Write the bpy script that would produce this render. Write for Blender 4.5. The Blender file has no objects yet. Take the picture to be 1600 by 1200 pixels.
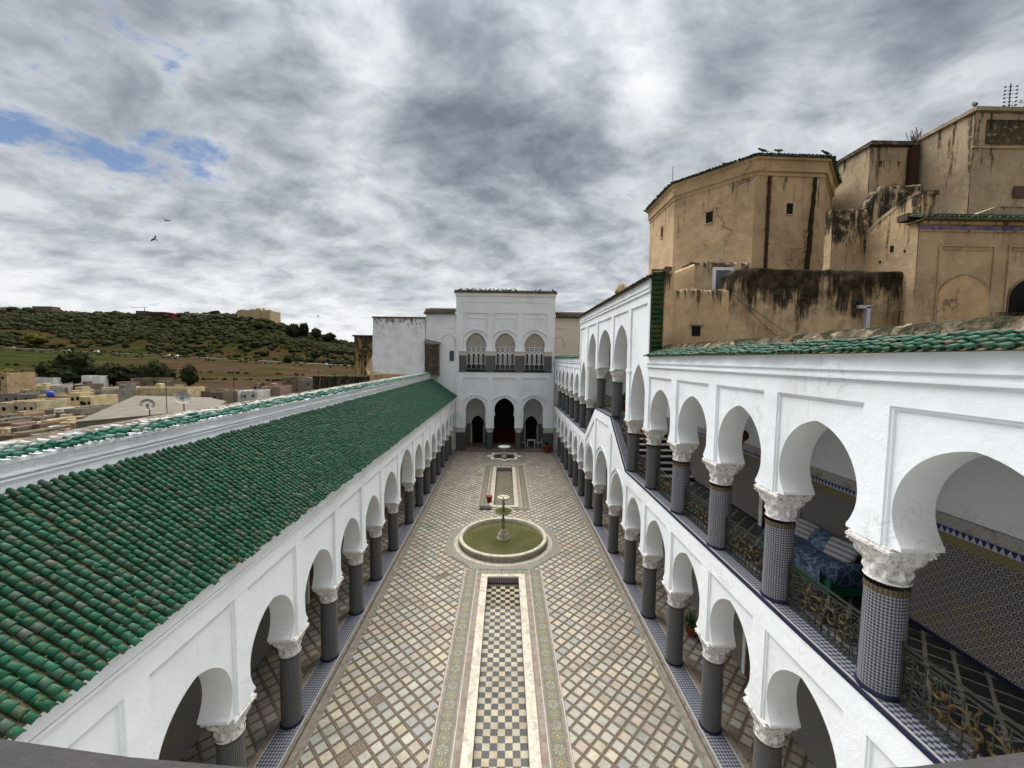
import bpy, bmesh, math, random
import numpy as np
from mathutils import Vector, Matrix, noise as mnoise
random.seed(7); np.random.seed(7)
R = math.radians
scene = bpy.context.scene
COL = scene.collection

# ------------------------------------------------------------------ camera
LOC = Vector((0.08, 0.0, 9.0))
FPX = 617.0
YAW, PITCH, ROLL = R(-0.9645), R(3.6069), R(0.6)
CAMROT = Matrix.Rotation(YAW, 3, 'Z') @ Matrix.Rotation(math.pi/2-PITCH, 3, 'X') @ Matrix.Rotation(ROLL, 3, 'Z')
cam = bpy.data.cameras.new('camera'); cam_o = bpy.data.objects.new('camera', cam); COL.objects.link(cam_o)
cam.sensor_width = 36.0; cam.lens = FPX/1600*36.0; cam.clip_start = 0.05; cam.clip_end = 6000
cam_o.matrix_world = Matrix.Translation(LOC) @ CAMROT.to_4x4()
scene.camera = cam_o

def ray(px, py):
    return CAMROT @ Vector(((px-800)/FPX, -(py-600)/FPX, -1.0))
def at(px, py, y):
    v = ray(px, py); t = y/v.y
    return LOC + v*t

# ------------------------------------------------------------------ node helper
class NT:
    def __init__(s, tree): s.t = tree; s.n = tree.nodes; s.l = tree.links
    def put(s, sock, v):
        if v is None: return
        if isinstance(v, bpy.types.NodeSocket): s.l.new(v, sock)
        elif isinstance(v, (tuple, list)):
            v = tuple(v)
            if len(sock.default_value) == 4 and len(v) == 3: v = v+(1.0,)
            sock.default_value = v
        else: sock.default_value = v
    def node(s, typ, ins=None, **props):
        n = s.n.new(typ)
        for k, v in props.items(): setattr(n, k, v)
        for k, v in (ins or {}).items(): s.put(n.inputs[k], v)
        return n
    def m(s, op, a, b=0.0, c=0.0, clamp=False):
        n = s.node('ShaderNodeMath', {0: a, 1: b, 2: c}, operation=op); n.use_clamp = clamp
        return n.outputs[0]
    def vm(s, op, a, b=(0, 0, 0), scale=None):
        n = s.node('ShaderNodeVectorMath', {0: a, 1: b}, operation=op)
        if scale is not None: s.put(n.inputs['Scale'], scale)
        return n.outputs['Value'] if op in ('LENGTH', 'DOT_PRODUCT', 'DISTANCE') else n.outputs[0]
    def mix(s, f, a, b, blend='MIX'):
        n = s.node('ShaderNodeMix', data_type='RGBA', blend_type=blend)
        s.put(n.inputs[0], f); s.put(n.inputs[6], a); s.put(n.inputs[7], b)
        return n.outputs[2]
    def ss(s, v, a, b, lo=0.0, hi=1.0):
        n = s.node('ShaderNodeMapRange', {0: v, 1: a, 2: b, 3: lo, 4: hi}, interpolation_type='SMOOTHSTEP')
        return n.outputs[0]
    def lin(s, v, a, b, lo=0.0, hi=1.0):
        n = s.node('ShaderNodeMapRange', {0: v, 1: a, 2: b, 3: lo, 4: hi}); return n.outputs[0]
    def noise(s, vec, scale, detail=4.0, rough=0.55, dist=0.0, col=False):
        n = s.node('ShaderNodeTexNoise', {'Vector': vec, 'Scale': scale, 'Detail': detail, 'Roughness': rough, 'Distortion': dist})
        return n.outputs['Color'] if col else n.outputs[0]
    def vor(s, vec, scale, feature='F1', out='Distance', rnd=1.0):
        n = s.node('ShaderNodeTexVoronoi', {'Vector': vec, 'Scale': scale, 'Randomness': rnd}, feature=feature)
        return n.outputs[out]
    def mapping(s, vec, scale=(1, 1, 1), rot=(0, 0, 0), loc=(0, 0, 0)):
        return s.node('ShaderNodeMapping', {'Vector': vec, 'Scale': scale, 'Rotation': rot, 'Location': loc}).outputs[0]
    def xyz(s, v):
        n = s.node('ShaderNodeSeparateXYZ', {0: v}); return n.outputs[0], n.outputs[1], n.outputs[2]
    def comb(s, x, y, z):
        return s.node('ShaderNodeCombineXYZ', {0: x, 1: y, 2: z}).outputs[0]
    def pos(s): return s.node('ShaderNodeNewGeometry').outputs['Position']
    def uv(s): return s.node('ShaderNodeTexCoord').outputs['UV']
    def gen(s): return s.node('ShaderNodeTexCoord').outputs['Generated']
    def orand(s): return s.node('ShaderNodeObjectInfo').outputs['Random']
    def attr(s, name): return s.node('ShaderNodeAttribute', attribute_name=name).outputs['Fac']
    def ramp(s, f, stops):
        n = s.node('ShaderNodeValToRGB', {0: f}); e = n.color_ramp.elements
        while len(e) > 1: e.remove(e[-1])
        e[0].position = stops[0][0]; e[0].color = tuple(stops[0][1])+(1,)
        for p, c in stops[1:]:
            k = e.new(p); k.color = tuple(c)+(1,)
        return n.outputs[0]

MATS = {}
def getmat(name):
    if name not in MATS: MATS[name] = bpy.data.materials.new(name)
    return MATS[name]
def mat(name, fn, rough=0.85, **kw):
    m = getmat(name); m.use_nodes = True
    nt = NT(m.node_tree); b = nt.n['Principled BSDF']
    nt.put(b.inputs['Roughness'], rough)
    nt.put(b.inputs['Specular IOR Level'], 0.0 if rough >= 0.93 else (0.10 if rough > 0.7 else 0.22))
    for k, v in kw.items(): nt.put(b.inputs[k.replace('_', ' ')], v)
    r = fn(nt)
    if isinstance(r, dict):
        bump = r.pop('bump', None)
        for k, v in r.items(): nt.put(b.inputs[k], v)
        if bump:
            h, st, d = bump
            bn = nt.node('ShaderNodeBump', {'Height': h, 'Strength': st, 'Distance': d}); nt.l.new(bn.outputs[0], b.inputs['Normal'])
    else: nt.put(b.inputs['Base Color'], r)
    MATS[name] = m
    return m

# ------------------------------------------------------------------ sky, sun, exposure
W = bpy.data.worlds.new('World'); scene.world = W; W.use_nodes = True
wt = NT(W.node_tree); wt.n.clear()
SUN_AZ, SUN_EL = R(-11), R(60)           # azimuth measured from +Y towards +X
sky = wt.node('ShaderNodeTexSky', sky_type='NISHITA'); sky.sun_disc = False
sky.sun_elevation = SUN_EL; sky.sun_rotation = SUN_AZ
bg_blue = wt.node('ShaderNodeBackground', {'Color': wt.mix(1.0, sky.outputs[0], (0.62, 0.74, 0.90), 'MULTIPLY'), 'Strength': 0.027})
D = wt.vm('NORMALIZE', wt.gen())
dx, dy, dz = wt.xyz(D)
def blob(px, py, sx, sy, soft=0.6):      # soft elliptical patch of the cloud deck round a direction
    v = ray(px, py).normalized()
    right = Vector((v.y, -v.x, 0)).normalized(); up = right.cross(v).normalized()
    a = wt.m('DIVIDE', wt.vm('DOT_PRODUCT', D, tuple(right)), sx)
    b = wt.m('DIVIDE', wt.vm('DOT_PRODUCT', wt.vm('SUBTRACT', D, tuple(v)), tuple(up)), sy)
    d = wt.m('SQRT', wt.m('ADD', wt.m('MULTIPLY', a, a), wt.m('MULTIPLY', b, b)))
    f = wt.vm('DOT_PRODUCT', D, tuple(v))
    return wt.m('MULTIPLY', wt.ss(d, 1.0+soft, 1.0-soft), wt.ss(f, 0.0, 0.2))
den = wt.m('ADD', wt.m('MAXIMUM', dz, 0.0), 0.27)
P = wt.comb(wt.m('DIVIDE', dx, den), wt.m('DIVIDE', dy, den), 0.35)
warp = wt.vm('SCALE', wt.vm('SUBTRACT', wt.noise(P, 1.1, 3, col=True), (0.5, 0.5, 0.5)), scale=0.38)
P2 = wt.vm('ADD', P, warp)
P3 = wt.mapping(P2, scale=(1.25, 1.55, 1.0), rot=(0, 0, R(24)))
big = wt.noise(P2, 0.9, 4, 0.5)
mid = wt.noise(P3, 3.6, 8, 0.56, 0.12)
fin = wt.noise(P3, 11.0, 6, 0.62)
v = wt.m('ADD', wt.m('MULTIPLY', big, 0.55), wt.m('ADD', wt.m('MULTIPLY', mid, 0.98), wt.m('MULTIPLY', fin, 0.26)))
v = wt.m('SUBTRACT', v, 0.395)
wob = wt.m('MULTIPLY', wt.m('SUBTRACT', mid, 0.5), 1.5)
def add(v, b, k): return wt.m('ADD', v, wt.m('MULTIPLY', b, k))
v = add(v, blob(830, 215, 0.30, 0.15, 0.85), -0.15)
v = add(v, blob(760, 60, 0.16, 0.22, 0.8), -0.10)
v = add(v, blob(1250, 90, 0.50, 0.20, 0.9), -0.07)
v = add(v, blob(1500, 30, 0.40, 0.20, 0.9), -0.07)
v = add(v, blob(1010, 135, 0.055, 0.075, 0.9), 0.42)
v = add(v, blob(880, 75, 0.09, 0.08, 0.9), 0.12)
v = add(v, blob(1240, 215, 0.26, 0.07, 0.9), 0.16)
v = add(v, blob(560, 130, 0.07, 0.20, 0.9), 0.16)
v = add(v, blob(60, 120, 0.22, 0.22, 0.9), 0.02)
v = add(v, blob(250, 60, 0.30, 0.16, 0.9), -0.10)
v = wt.m('ADD', v, wt.ss(dz, 0.36, 0.04, 0.0, 0.23))
cl = wt.ramp(v, [(-0.0, (0.14, 0.165, 0.21)), (0.20, (0.225, 0.255, 0.31)), (0.34, (0.335, 0.37, 0.43)), (0.46, (0.475, 0.51, 0.565)),
                 (0.60, (0.67, 0.705, 0.75)), (0.84, (1.0, 1.02, 1.03))])
bg_cloud = wt.node('ShaderNodeBackground', {'Color': cl, 'Strength': wt.m('MULTIPLY', wt.ss(dz, 0.45, 1.0, 1.0, 1.9), 0.258)})
hole = wt.m('MAXIMUM', blob(140, 232, 0.16, 0.026, 0.8), blob(265, 222, 0.09, 0.022, 0.9))
hole = wt.m('MAXIMUM', hole, wt.m('MULTIPLY', blob(160, 8, 0.07, 0.03, 0.9), 0.8))
hole = wt.m('MAXIMUM', hole, wt.m('MULTIPLY', blob(60, 60, 0.25, 0.2, 0.9), 0.22))
hole = wt.m('MULTIPLY', wt.ss(wt.m('ADD', hole, wt.m('ADD', wt.m('MULTIPLY', wob, 2.6), wt.m('MULTIPLY', wt.m('SUBTRACT', fin, 0.5), 2.2))), 0.60, 1.45), 0.9)
mixs = wt.node('ShaderNodeMixShader', {0: hole, 1: bg_cloud.outputs[0], 2: bg_blue.outputs[0]})
wout = wt.node('ShaderNodeOutputWorld'); wt.l.new(mixs.outputs[0], wout.inputs[0])
W.cycles.sampling_method = 'MANUAL'; W.cycles.sample_map_resolution = 512

sl = bpy.data.lights.new('sun', 'SUN'); sl.energy = 2.85; sl.angle = R(75); sl.color = (1.0, 0.985, 0.96)
so = bpy.data.objects.new('sun', sl); COL.objects.link(so)
sd = Vector((math.sin(SUN_AZ)*math.cos(SUN_EL), math.cos(SUN_AZ)*math.cos(SUN_EL), math.sin(SUN_EL)))
so.rotation_euler = sd.to_track_quat('Z', 'Y').to_euler(); so.location = (20, -10, 60)
scene.view_settings.view_transform = 'Standard'; scene.view_settings.look = 'None'
scene.view_settings.exposure = 1.82; scene.view_settings.gamma = 1.0; scene.view_settings.use_curve_mapping = False
scene.cycles.max_bounces = 8; scene.cycles.diffuse_bounces = 4; scene.cycles.glossy_bounces = 3
scene.cycles.transmission_bounces = 4; scene.cycles.caustics_reflective = False; scene.cycles.caustics_refractive = False
scene.cycles.use_denoising = True

# ------------------------------------------------------------------ mesh helper
class MB:
    """collects faces (with material slot and optional uv) and links them as one mesh object"""
    def __init__(s): s.v = []; s.f = []; s.mi = []; s.uv = []; s.sm = []
    def face(s, pts, m=0, uv=None, smooth=False):
        i = len(s.v); s.v.extend([tuple(p) for p in pts]); s.f.append(tuple(range(i, i+len(pts))))
        s.mi.append(m); s.uv.append(uv); s.sm.append(smooth)
    def box(s, x0, x1, y0, y1, z0, z1, m=0, skip=''):
        i = len(s.v)
        s.v.extend([(x0, y0, z0), (x1, y0, z0), (x1, y1, z0), (x0, y1, z0), (x0, y0, z1), (x1, y0, z1), (x1, y1, z1), (x0, y1, z1)])
        for k, q in (('b', (3, 2, 1, 0)), ('t', (4, 5, 6, 7)), ('s', (0, 1, 5, 4)), ('e', (1, 2, 6, 5)), ('n', (2, 3, 7, 6)), ('w', (3, 0, 4, 7))):
            if k in skip: continue
            s.f.append(tuple(i+j for j in q)); s.mi.append(m); s.uv.append(None); s.sm.append(False)
    def prism(s, poly, fn, t0, t1, m=0, caps=True):
        """poly of (a,b), fn(a,b,t) -> point, extruded t0..t1"""
        A = [fn(a, b, t0) for a, b in poly]; B = [fn(a, b, t1) for a, b in poly]; n = len(poly)
        if caps: s.face(A, m); s.face(B[::-1], m)
        for i in range(n): s.face([A[i], B[i], B[(i+1) % n], A[(i+1) % n]], m)
    def grid(s, P, m=0, uv=None, smooth=True, closed=False):
        """P[r][c] points; closed joins the last column to the first"""
        nr, nc = len(P), len(P[0]); i = len(s.v)
        for r in P: s.v.extend([tuple(p) for p in r])
        for r in range(nr-1):
            for c in range(nc if closed else nc-1):
                c2 = (c+1) % nc
                s.f.append((i+r*nc+c, i+r*nc+c2, i+(r+1)*nc+c2, i+(r+1)*nc+c)); s.mi.append(m); s.sm.append(smooth)
                if uv:
                    cc = c+1
                    s.uv.append([uv(r, c), uv(r, cc), uv(r+1, cc), uv(r+1, c)])
                else: s.uv.append(None)
    def lathe(s, prof, c=(0, 0), n=24, m=0, uvr=None, smooth=True):
        P = [[(c[0]+r*math.cos(2*math.pi*k/n), c[1]+r*math.sin(2*math.pi*k/n), z) for k in range(n)] for r, z in prof]
        s.grid(P, m, (lambda r, k: (2*math.pi*uvr*k/n, prof[r][1])) if uvr else None, smooth, closed=True)
    def disc(s, c, r, z, n=24, m=0):
        s.face([(c[0]+r*math.cos(2*math.pi*k/n), c[1]+r*math.sin(2*math.pi*k/n), z) for k in range(n)], m)
    def tube(s, path, r, n=5, m=0, closed=False):
        path = [Vector(p) for p in path]; rr = r if callable(r) else (lambda i: r)
        rings = []; up = None
        for i, p in enumerate(path):
            a = path[(i-1) % len(path)] if (closed or i > 0) else p
            b = path[(i+1) % len(path)] if (closed or i < len(path)-1) else p
            d = (b-a).normalized() if (b-a).length > 1e-9 else Vector((0, 0, 1))
            if up is None: up = Vector((0, 0, 1)) if abs(d.z) < 0.9 else Vector((1, 0, 0))
            x = up.cross(d)
            if x.length < 1e-4: x = Vector((1, 0, 0)).cross(d)
            x.normalize(); y = d.cross(x)
            rings.append([p+(x*math.cos(2*math.pi*k/n)+y*math.sin(2*math.pi*k/n))*rr(i) for k in range(n)])
        if closed: rings.append(rings[0])
        s.grid(rings, m, None, True, closed=True)
        if not closed: s.face(rings[0][::-1], m); s.face(rings[-1], m)
    def mesh(s, name, mats):
        me = bpy.data.meshes.new(name); me.from_pydata(s.v, [], s.f); me.validate(clean_customdata=False)
        for m in (mats if isinstance(mats, (list, tuple)) else [mats]): me.materials.append(getmat(m) if isinstance(m, str) else m)
        if len(me.polygons) == len(s.f):
            me.polygons.foreach_set('material_index', s.mi); me.polygons.foreach_set('use_smooth', s.sm)
        uvl = me.uv_layers.new(name='UVMap'); data = np.zeros(len(me.loops)*2, dtype=np.float32)
        ok = len(me.polygons) == len(s.f)
        for pi, p in enumerate(me.polygons):
            u = s.uv[pi] if ok else None
            n = p.normal; ax, ay, az = abs(n.x), abs(n.y), abs(n.z)
            for k, li in enumerate(p.loop_indices):
                if u: a, b = u[k]
                else:
                    co = me.vertices[me.loops[li].vertex_index].co
                    if az >= ax and az >= ay: a, b = co.x, co.y
                    elif ax >= ay: a, b = co.y, co.z
                    else: a, b = co.x, co.z
                data[li*2] = a; data[li*2+1] = b
        uvl.data.foreach_set('uv', data)
        me.update()
        return me
    def build(s, name, mats, parent=None, loc=None):
        o = bpy.data.objects.new(name, s.mesh(name, mats)); COL.objects.link(o)
        if parent: o.parent = parent
        if loc: o.location = loc
        return o

def link(name, me, parent=None, loc=(0, 0, 0), rot=None, scale=None):
    o = bpy.data.objects.new(name, me); COL.objects.link(o); o.location = loc
    if rot is not None: o.rotation_euler = rot
    if scale is not None: o.scale = scale
    if parent: o.parent = parent
    return o
def tag(o, label, cat, group=None, kind=None):
    o['label'] = label; o['category'] = cat
    if group: o['group'] = group
    if kind: o['kind'] = kind
    return o
def thing(name, label, cat, group=None, loc=(0, 0, 0)):
    o = bpy.data.objects.new(name, None); COL.objects.link(o); o.location = loc; o.empty_display_size = 0.2
    return tag(o, label, cat, group)
def struct(o): o['kind'] = 'structure'; return o
def stuff(o): o['kind'] = 'stuff'; return o
def clone(o, parent=None):
    c = o.copy(); COL.objects.link(c); c.parent = parent
    for ch in list(o.children): clone(ch, c)
    return c
# ------------------------------------------------------------------ materials
def m_plaster(base, dirt=0.25, warm=(0.42, 0.38, 0.32)):
    def f(n):
        p = n.pos()
        a = n.noise(p, 0.55, 5, 0.6); b = n.noise(n.mapping(p, scale=(7, 7, 0.55)), 1.0, 6, 0.65); c = n.noise(p, 9, 5, 0.65); pa = n.noise(p, 1.6, 6, 0.6)
        k = n.m('MULTIPLY', n.ss(a, 0.42, 0.75), dirt)
        k = n.m('ADD', k, n.m('MULTIPLY', n.m('MULTIPLY', n.ss(b, 0.55, 0.74), n.ss(a, .45, .60)), dirt*1.5))
        k = n.m('ADD', k, n.m('MULTIPLY', n.ss(c, 0.62, 0.78), dirt*0.8))
        k = n.m('ADD', k, n.m('MULTIPLY', n.ss(n.m('ABSOLUTE', n.m('SUBTRACT', pa, .5)), .016, .004), n.m('MULTIPLY', n.ss(n.noise(p, .8, 2), .54, .62), .30)), clamp=True)
        col = n.mix(n.m('MULTIPLY', n.ss(pa, .52, .56), .10), base, tuple(x*.86 for x in base))
        h = n.m('ADD', n.m('MULTIPLY', n.noise(p, 5, 4), 1.0), n.m('ADD', n.m('MULTIPLY', n.noise(p, 40, 4), 0.25), n.m('MULTIPLY', n.noise(p, 1.7, 3), 1.2)))
        return {'Base Color': n.mix(k, col, warm), 'bump': (h, 0.45, 0.025)}
    return f
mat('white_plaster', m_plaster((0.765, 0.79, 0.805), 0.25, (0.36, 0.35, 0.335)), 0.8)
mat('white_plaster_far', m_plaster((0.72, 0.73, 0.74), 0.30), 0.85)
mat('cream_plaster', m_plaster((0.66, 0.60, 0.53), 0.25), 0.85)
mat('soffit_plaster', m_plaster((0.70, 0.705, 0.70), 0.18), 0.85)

def m_stained_white(n):          # whitewashed wall, black mould running from the top edge
    p = n.pos(); g = n.xyz(n.gen())[2]
    s = n.noise(n.mapping(p, scale=(5, 5, 1.3)), 1.0, 6, 0.7)
    k = n.ss(n.m('ADD', g, n.m('MULTIPLY', n.m('SUBTRACT', s, 0.5), 1.5)), 0.86, 1.06)
    k = n.m('MULTIPLY', k, n.ss(n.noise(p, 9, 5, 0.7), 0.35, 0.55))
    return {'Base Color': n.mix(k, n.mix(n.ss(n.noise(p, 1.2, 5), 0.4, 0.8), (0.76, 0.77, 0.79), (0.58, 0.57, 0.56)), (0.045, 0.042, 0.04)),
            'bump': (n.noise(p, 6, 5), 0.5, 0.04)}
mat('mouldy_white', m_stained_white, 0.9)

def m_old(base, stain, amt=0.9, cracks=1.0):
    def f(n):
        p = n.pos(); g = n.xyz(n.gen())[2]
        a = n.noise(p, 0.7, 7, 0.65); b = n.noise(p, 3.3, 7, 0.7); st = n.noise(n.mapping(p, scale=(3.2, 3.2, 0.35)), 1.0, 7, 0.7)
        c = n.mix(n.ss(a, 0.35, 0.70), base, tuple(x*0.66 for x in base))
        c = n.mix(n.m('MULTIPLY', n.ss(b, 0.52, 0.68), 0.55), c, (0.52, 0.42, 0.30))
        c = n.mix(n.m('MULTIPLY', n.ss(n.noise(p, 1.7, 5, 0.6), 0.56, 0.72), 0.5), c, (0.33, 0.16, 0.07))
        k = n.m('ADD', n.m('MULTIPLY', g, 1.0), n.m('MULTIPLY', n.m('SUBTRACT', st, 0.5), 2.3))
        k = n.m('MULTIPLY', n.ss(k, 1.06-0.42*amt, 1.30-0.42*amt), n.ss(b, 0.30, 0.52))
        c = n.mix(n.m('MULTIPLY', k, 0.96), c, stain)
        if cracks:
            w = n.vm('ADD', p, n.vm('SCALE', n.noise(p, 2.2, 4, col=True), scale=0.9))
            cr = n.vor(w, 0.55, 'DISTANCE_TO_EDGE')
            k2 = n.m('MULTIPLY', n.ss(cr, 0.020, 0.004), n.m('MULTIPLY', n.ss(n.noise(p, 0.35, 2), 0.54, 0.64), cracks))
            c = n.mix(k2, c, (0.12, 0.085, 0.06))
        c = n.mix(n.m('MULTIPLY', n.ss(n.noise(p, 14, 5, 0.7), 0.60, 0.74), 0.45), c, (0.10, 0.08, 0.06))
        h = n.m('ADD', n.m('MULTIPLY', b, 1.0), n.m('MULTIPLY', n.noise(p, 22, 5), 0.35))
        return {'Base Color': c, 'bump': (h, 0.8, 0.06)}
    return f
mat('ochre_clean', m_old((0.51, 0.355, 0.205), (0.06, 0.045, 0.03), 0.02, 0.8), 0.9)
mat('ochre_old', m_old((0.50, 0.36, 0.215), (0.035, 0.03, 0.022), 0.50), 0.95)
mat('ochre_stained', m_old((0.45, 0.335, 0.21), (0.022, 0.020, 0.015), 1.02, 0.5), 0.95)
def m_black(n):
    p = n.pos(); g = n.xyz(n.gen())[2]; a = n.noise(p, 0.9, 7, 0.65); b = n.noise(p, 3.0, 7, 0.7)
    st = n.noise(n.mapping(p, scale=(3.4, 3.4, 0.45)), 1.0, 7, 0.7); lo = n.noise(p, 0.45, 3, 0.5)
    c = n.mix(n.ss(a, .38, .62), (0.43, 0.325, 0.205), (0.31, 0.22, 0.135)); c = n.mix(n.m('MULTIPLY', n.ss(b, .50, .64), .6), c, (0.50, 0.42, 0.31))
    w = n.m('ADD', g, n.m('ADD', n.m('MULTIPLY', n.m('SUBTRACT', st, .5), 1.5), n.m('MULTIPLY', n.m('SUBTRACT', lo, .5), 1.0)))
    k = n.ss(w, .50, .74); k2 = n.m('MULTIPLY', n.ss(w, .22, .60), n.m('MULTIPLY', n.ss(b, .42, .58), .7))
    c = n.mix(k2, c, (0.10, 0.08, 0.055)); c = n.mix(n.m('MULTIPLY', k, n.lin(b, .3, .6, .80, .99)), c, (0.018, 0.016, 0.012))
    return {'Base Color': c, 'bump': (n.m('ADD', b, n.m('MULTIPLY', n.noise(p, 22, 5), .35)), .9, .07)}
mat('black_mould', m_black, 0.97)
mat('ochre_grey', m_old((0.34, 0.27, 0.19), (0.045, 0.04, 0.03), 0.35, 0.4), 0.95)
mat('niche_plaster', m_old((0.42, 0.31, 0.195), (0.05, 0.04, 0.03), 0.12, 0.3), 0.92)
mat('fort_stone', m_old((0.50, 0.37, 0.22), (0.25, 0.18, 0.11), 0.2, 0), 0.95)
mat('mossy_stone', m_old((0.104, 0.0845, 0.0585), (0.0195, 0.02275, 0.013), 0.9, 0), 0.98)

def m_diamond(size, a, b, gr=None):
    def f(n):
        u = n.mapping(n.uv(), scale=(1/size, 1/size*0.9, 1), rot=(0, 0, 0))
        u = n.mapping(u, rot=(0, 0, R(45)))
        c = n.node('ShaderNodeTexChecker', {'Vector': n.vm('ADD', u, (0, 0, 0.5)), 'Color1': a, 'Color2': b, 'Scale': 1.0}).outputs[0]
        v = n.noise(n.pos(), 30, 2)
        c = n.mix(n.m('MULTIPLY', n.ss(v, 0.5, 0.75), 0.35), c, (0.17, 0.16, 0.15))
        return {'Base Color': c, 'Roughness': 0.38}
    return f
NAVY, OFFW = (0.018, 0.022, 0.085), (0.46, 0.44, 0.41)
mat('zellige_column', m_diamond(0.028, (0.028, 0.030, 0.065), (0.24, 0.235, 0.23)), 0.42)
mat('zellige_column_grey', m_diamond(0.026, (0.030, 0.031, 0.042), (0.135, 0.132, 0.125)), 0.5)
mat('zellige_sill', m_diamond(0.050, (0.024, 0.026, 0.055), (0.17, 0.17, 0.178)), 0.5)
mat('navy_glaze', lambda n: n.mix(n.noise(n.pos(), 14, 3), (0.006, 0.007, 0.024), (0.016, 0.017, 0.042)), 0.45)
def m_dado(size, dark, light):
    def f(n):
        u = n.mapping(n.mapping(n.uv(), rot=(0, 0, R(45))), scale=(1/size, 1/size, 1))
        fr = n.vm('ABSOLUTE', n.vm('SUBTRACT', n.vm('FRACTION', u), (0.5, 0.5, 0.5)))
        x, y, z = n.xyz(fr); mx = n.m('MAXIMUM', x, y); d = n.m('ADD', x, y)
        ring = n.m('LESS_THAN', n.m('ABSOLUTE', n.m('SUBTRACT', n.m('MAXIMUM', mx, n.m('MULTIPLY', d, 0.74)), 0.315)), 0.062)
        dot = n.m('LESS_THAN', mx, 0.085)
        cor = n.m('GREATER_THAN', d, 0.86)
        k = n.m('MAXIMUM', ring, n.m('MAXIMUM', dot, cor))
        cell = n.vm('FLOOR', u)
        wn = n.node('ShaderNodeTexWhiteNoise', {'Vector': cell}).outputs['Value']
        l = n.mix(n.ss(n.noise(n.pos(), 2.5, 2), 0.55, 0.65), light, (0.26, 0.22, 0.14))
        l = n.mix(n.m('MULTIPLY', wn, 0.3), l, (0.25, 0.24, 0.22))
        return {'Base Color': n.mix(k, l, dark), 'Roughness': 0.42}
    return f
mat('zellige_dado', m_dado(0.098, (0.012, 0.012, 0.026), (0.235, 0.21, 0.18)), 0.45)
mat('zellige_dado_far', m_dado(0.10, (0.05, 0.05, 0.055), (0.20, 0.19, 0.175)), 0.5)
def m_teeth(n):
    x, y, z = n.xyz(n.uv())
    fx = n.m('ABSOLUTE', n.m('SUBTRACT', n.m('FRACT', n.m('DIVIDE', x, 0.085)), 0.5))
    fy = n.m('FRACT', n.m('DIVIDE', n.m('SUBTRACT', y, 6.47-0.10), 0.10))
    return n.mix(n.m('GREATER_THAN', n.m('MULTIPLY', fy, 0.5), fx), (0.42, 0.41, 0.40), (0.015, 0.018, 0.12))
mat('zellige_teeth', m_teeth, 0.4)
mat('zellige_olive', m_dado(0.06, (0.06, 0.055, 0.02), (0.26, 0.21, 0.09)), 0.45)
mat('zellige_beige', m_dado(0.07, (0.20, 0.18, 0.16), (0.46, 0.43, 0.40)), 0.5)
mat('gold_band', lambda n: n.mix(n.m('GREATER_THAN', n.m('FRACT', n.m('DIVIDE', n.xyz(n.uv())[0], 0.05)), 0.62), (0.12, 0.085, 0.032), (0.035, 0.03, 0.03)), 0.5)
mat('dull_band', lambda n: (0.075, 0.065, 0.05), 0.6)

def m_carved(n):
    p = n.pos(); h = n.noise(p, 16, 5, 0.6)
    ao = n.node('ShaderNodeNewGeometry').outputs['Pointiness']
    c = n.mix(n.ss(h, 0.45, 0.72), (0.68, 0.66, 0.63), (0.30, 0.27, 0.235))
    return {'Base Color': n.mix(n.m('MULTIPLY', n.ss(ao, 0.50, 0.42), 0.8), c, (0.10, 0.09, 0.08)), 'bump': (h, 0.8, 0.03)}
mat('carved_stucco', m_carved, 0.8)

def m_green(src):
    def f(n):
        r = n.orand() if src == 'obj' else n.attr('rnd')
        p = n.pos()
        c = n.ramp(r, [(0.0, (0.004, 0.044, 0.020)), (0.3, (0.007, 0.066, 0.032)), (0.60, (0.014, 0.088, 0.048)), (0.80, (0.022, 0.088, 0.056)), (0.90, (0.038, 0.078, 0.056)), (0.985, (0.055, 0.08, 0.065)), (0.996, (0.10, 0.10, 0.07)), (1.0, (0.17, 0.09, 0.055))])
        c = n.mix(n.m('MULTIPLY', n.ss(n.noise(p, 0.9, 5, 0.6), 0.45, 0.75), 0.40), c, (0.030, 0.078, 0.055))
        d = n.noise(p, 11, 6, 0.65)
        c = n.mix(n.m('MULTIPLY', n.ss(d, 0.51, 0.70), 0.75), c, (0.13, 0.11, 0.06))
        c = n.mix(n.m('MULTIPLY', n.ss(n.noise(p, 46, 3), 0.62, 0.72), 0.5), c, (0.18, 0.16, 0.11))
        return {'Base Color': c, 'Roughness': n.lin(d, 0.35, 0.65, 0.46, 0.78), 'Specular IOR Level': 0.20, 'bump': (n.noise(p, 60, 3), 0.3, 0.004)}
    return f
mat('green_tile', m_green('attr')); mat('green_tile_piece', m_green('obj'))
def m_green_white(src):           # tiles along the parapet: glaze half covered by whitewash and lichen
    def f(n):
        r = n.orand() if src == 'obj' else n.attr('rnd')
        p = n.pos()
        c = n.ramp(r, [(0.0, (0.010, 0.075, 0.045)), (0.45, (0.025, 0.115, 0.075)), (0.8, (0.07, 0.16, 0.12)), (1.0, (0.18, 0.24, 0.21))])
        k = n.ss(n.m('ADD', n.m('ADD', n.m('MULTIPLY', n.m('SUBTRACT', r, .5), .16), n.noise(p, 7, 5, 0.65)), n.lin(n.xyz(p)[0], -7.30, -7.02, 0.12, -0.20)), 0.46, 0.58)
        return {'Base Color': n.mix(k, c, (0.38, 0.38, 0.37)), 'Roughness': 0.6}
    return f
mat('green_tile_limed', m_green_white('attr')); mat('green_tile_limed_piece', m_green_white('obj'))
mat('roof_dirt', lambda n: {'Base Color': n.mix(n.ss(n.noise(n.pos(), 8, 5, .7), .35, .7), (0.125, 0.105, 0.062), (0.050, 0.056, 0.028)), 'bump': (n.noise(n.pos(), 40, 4), 1.0, 0.02)}, 0.98)
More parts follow.
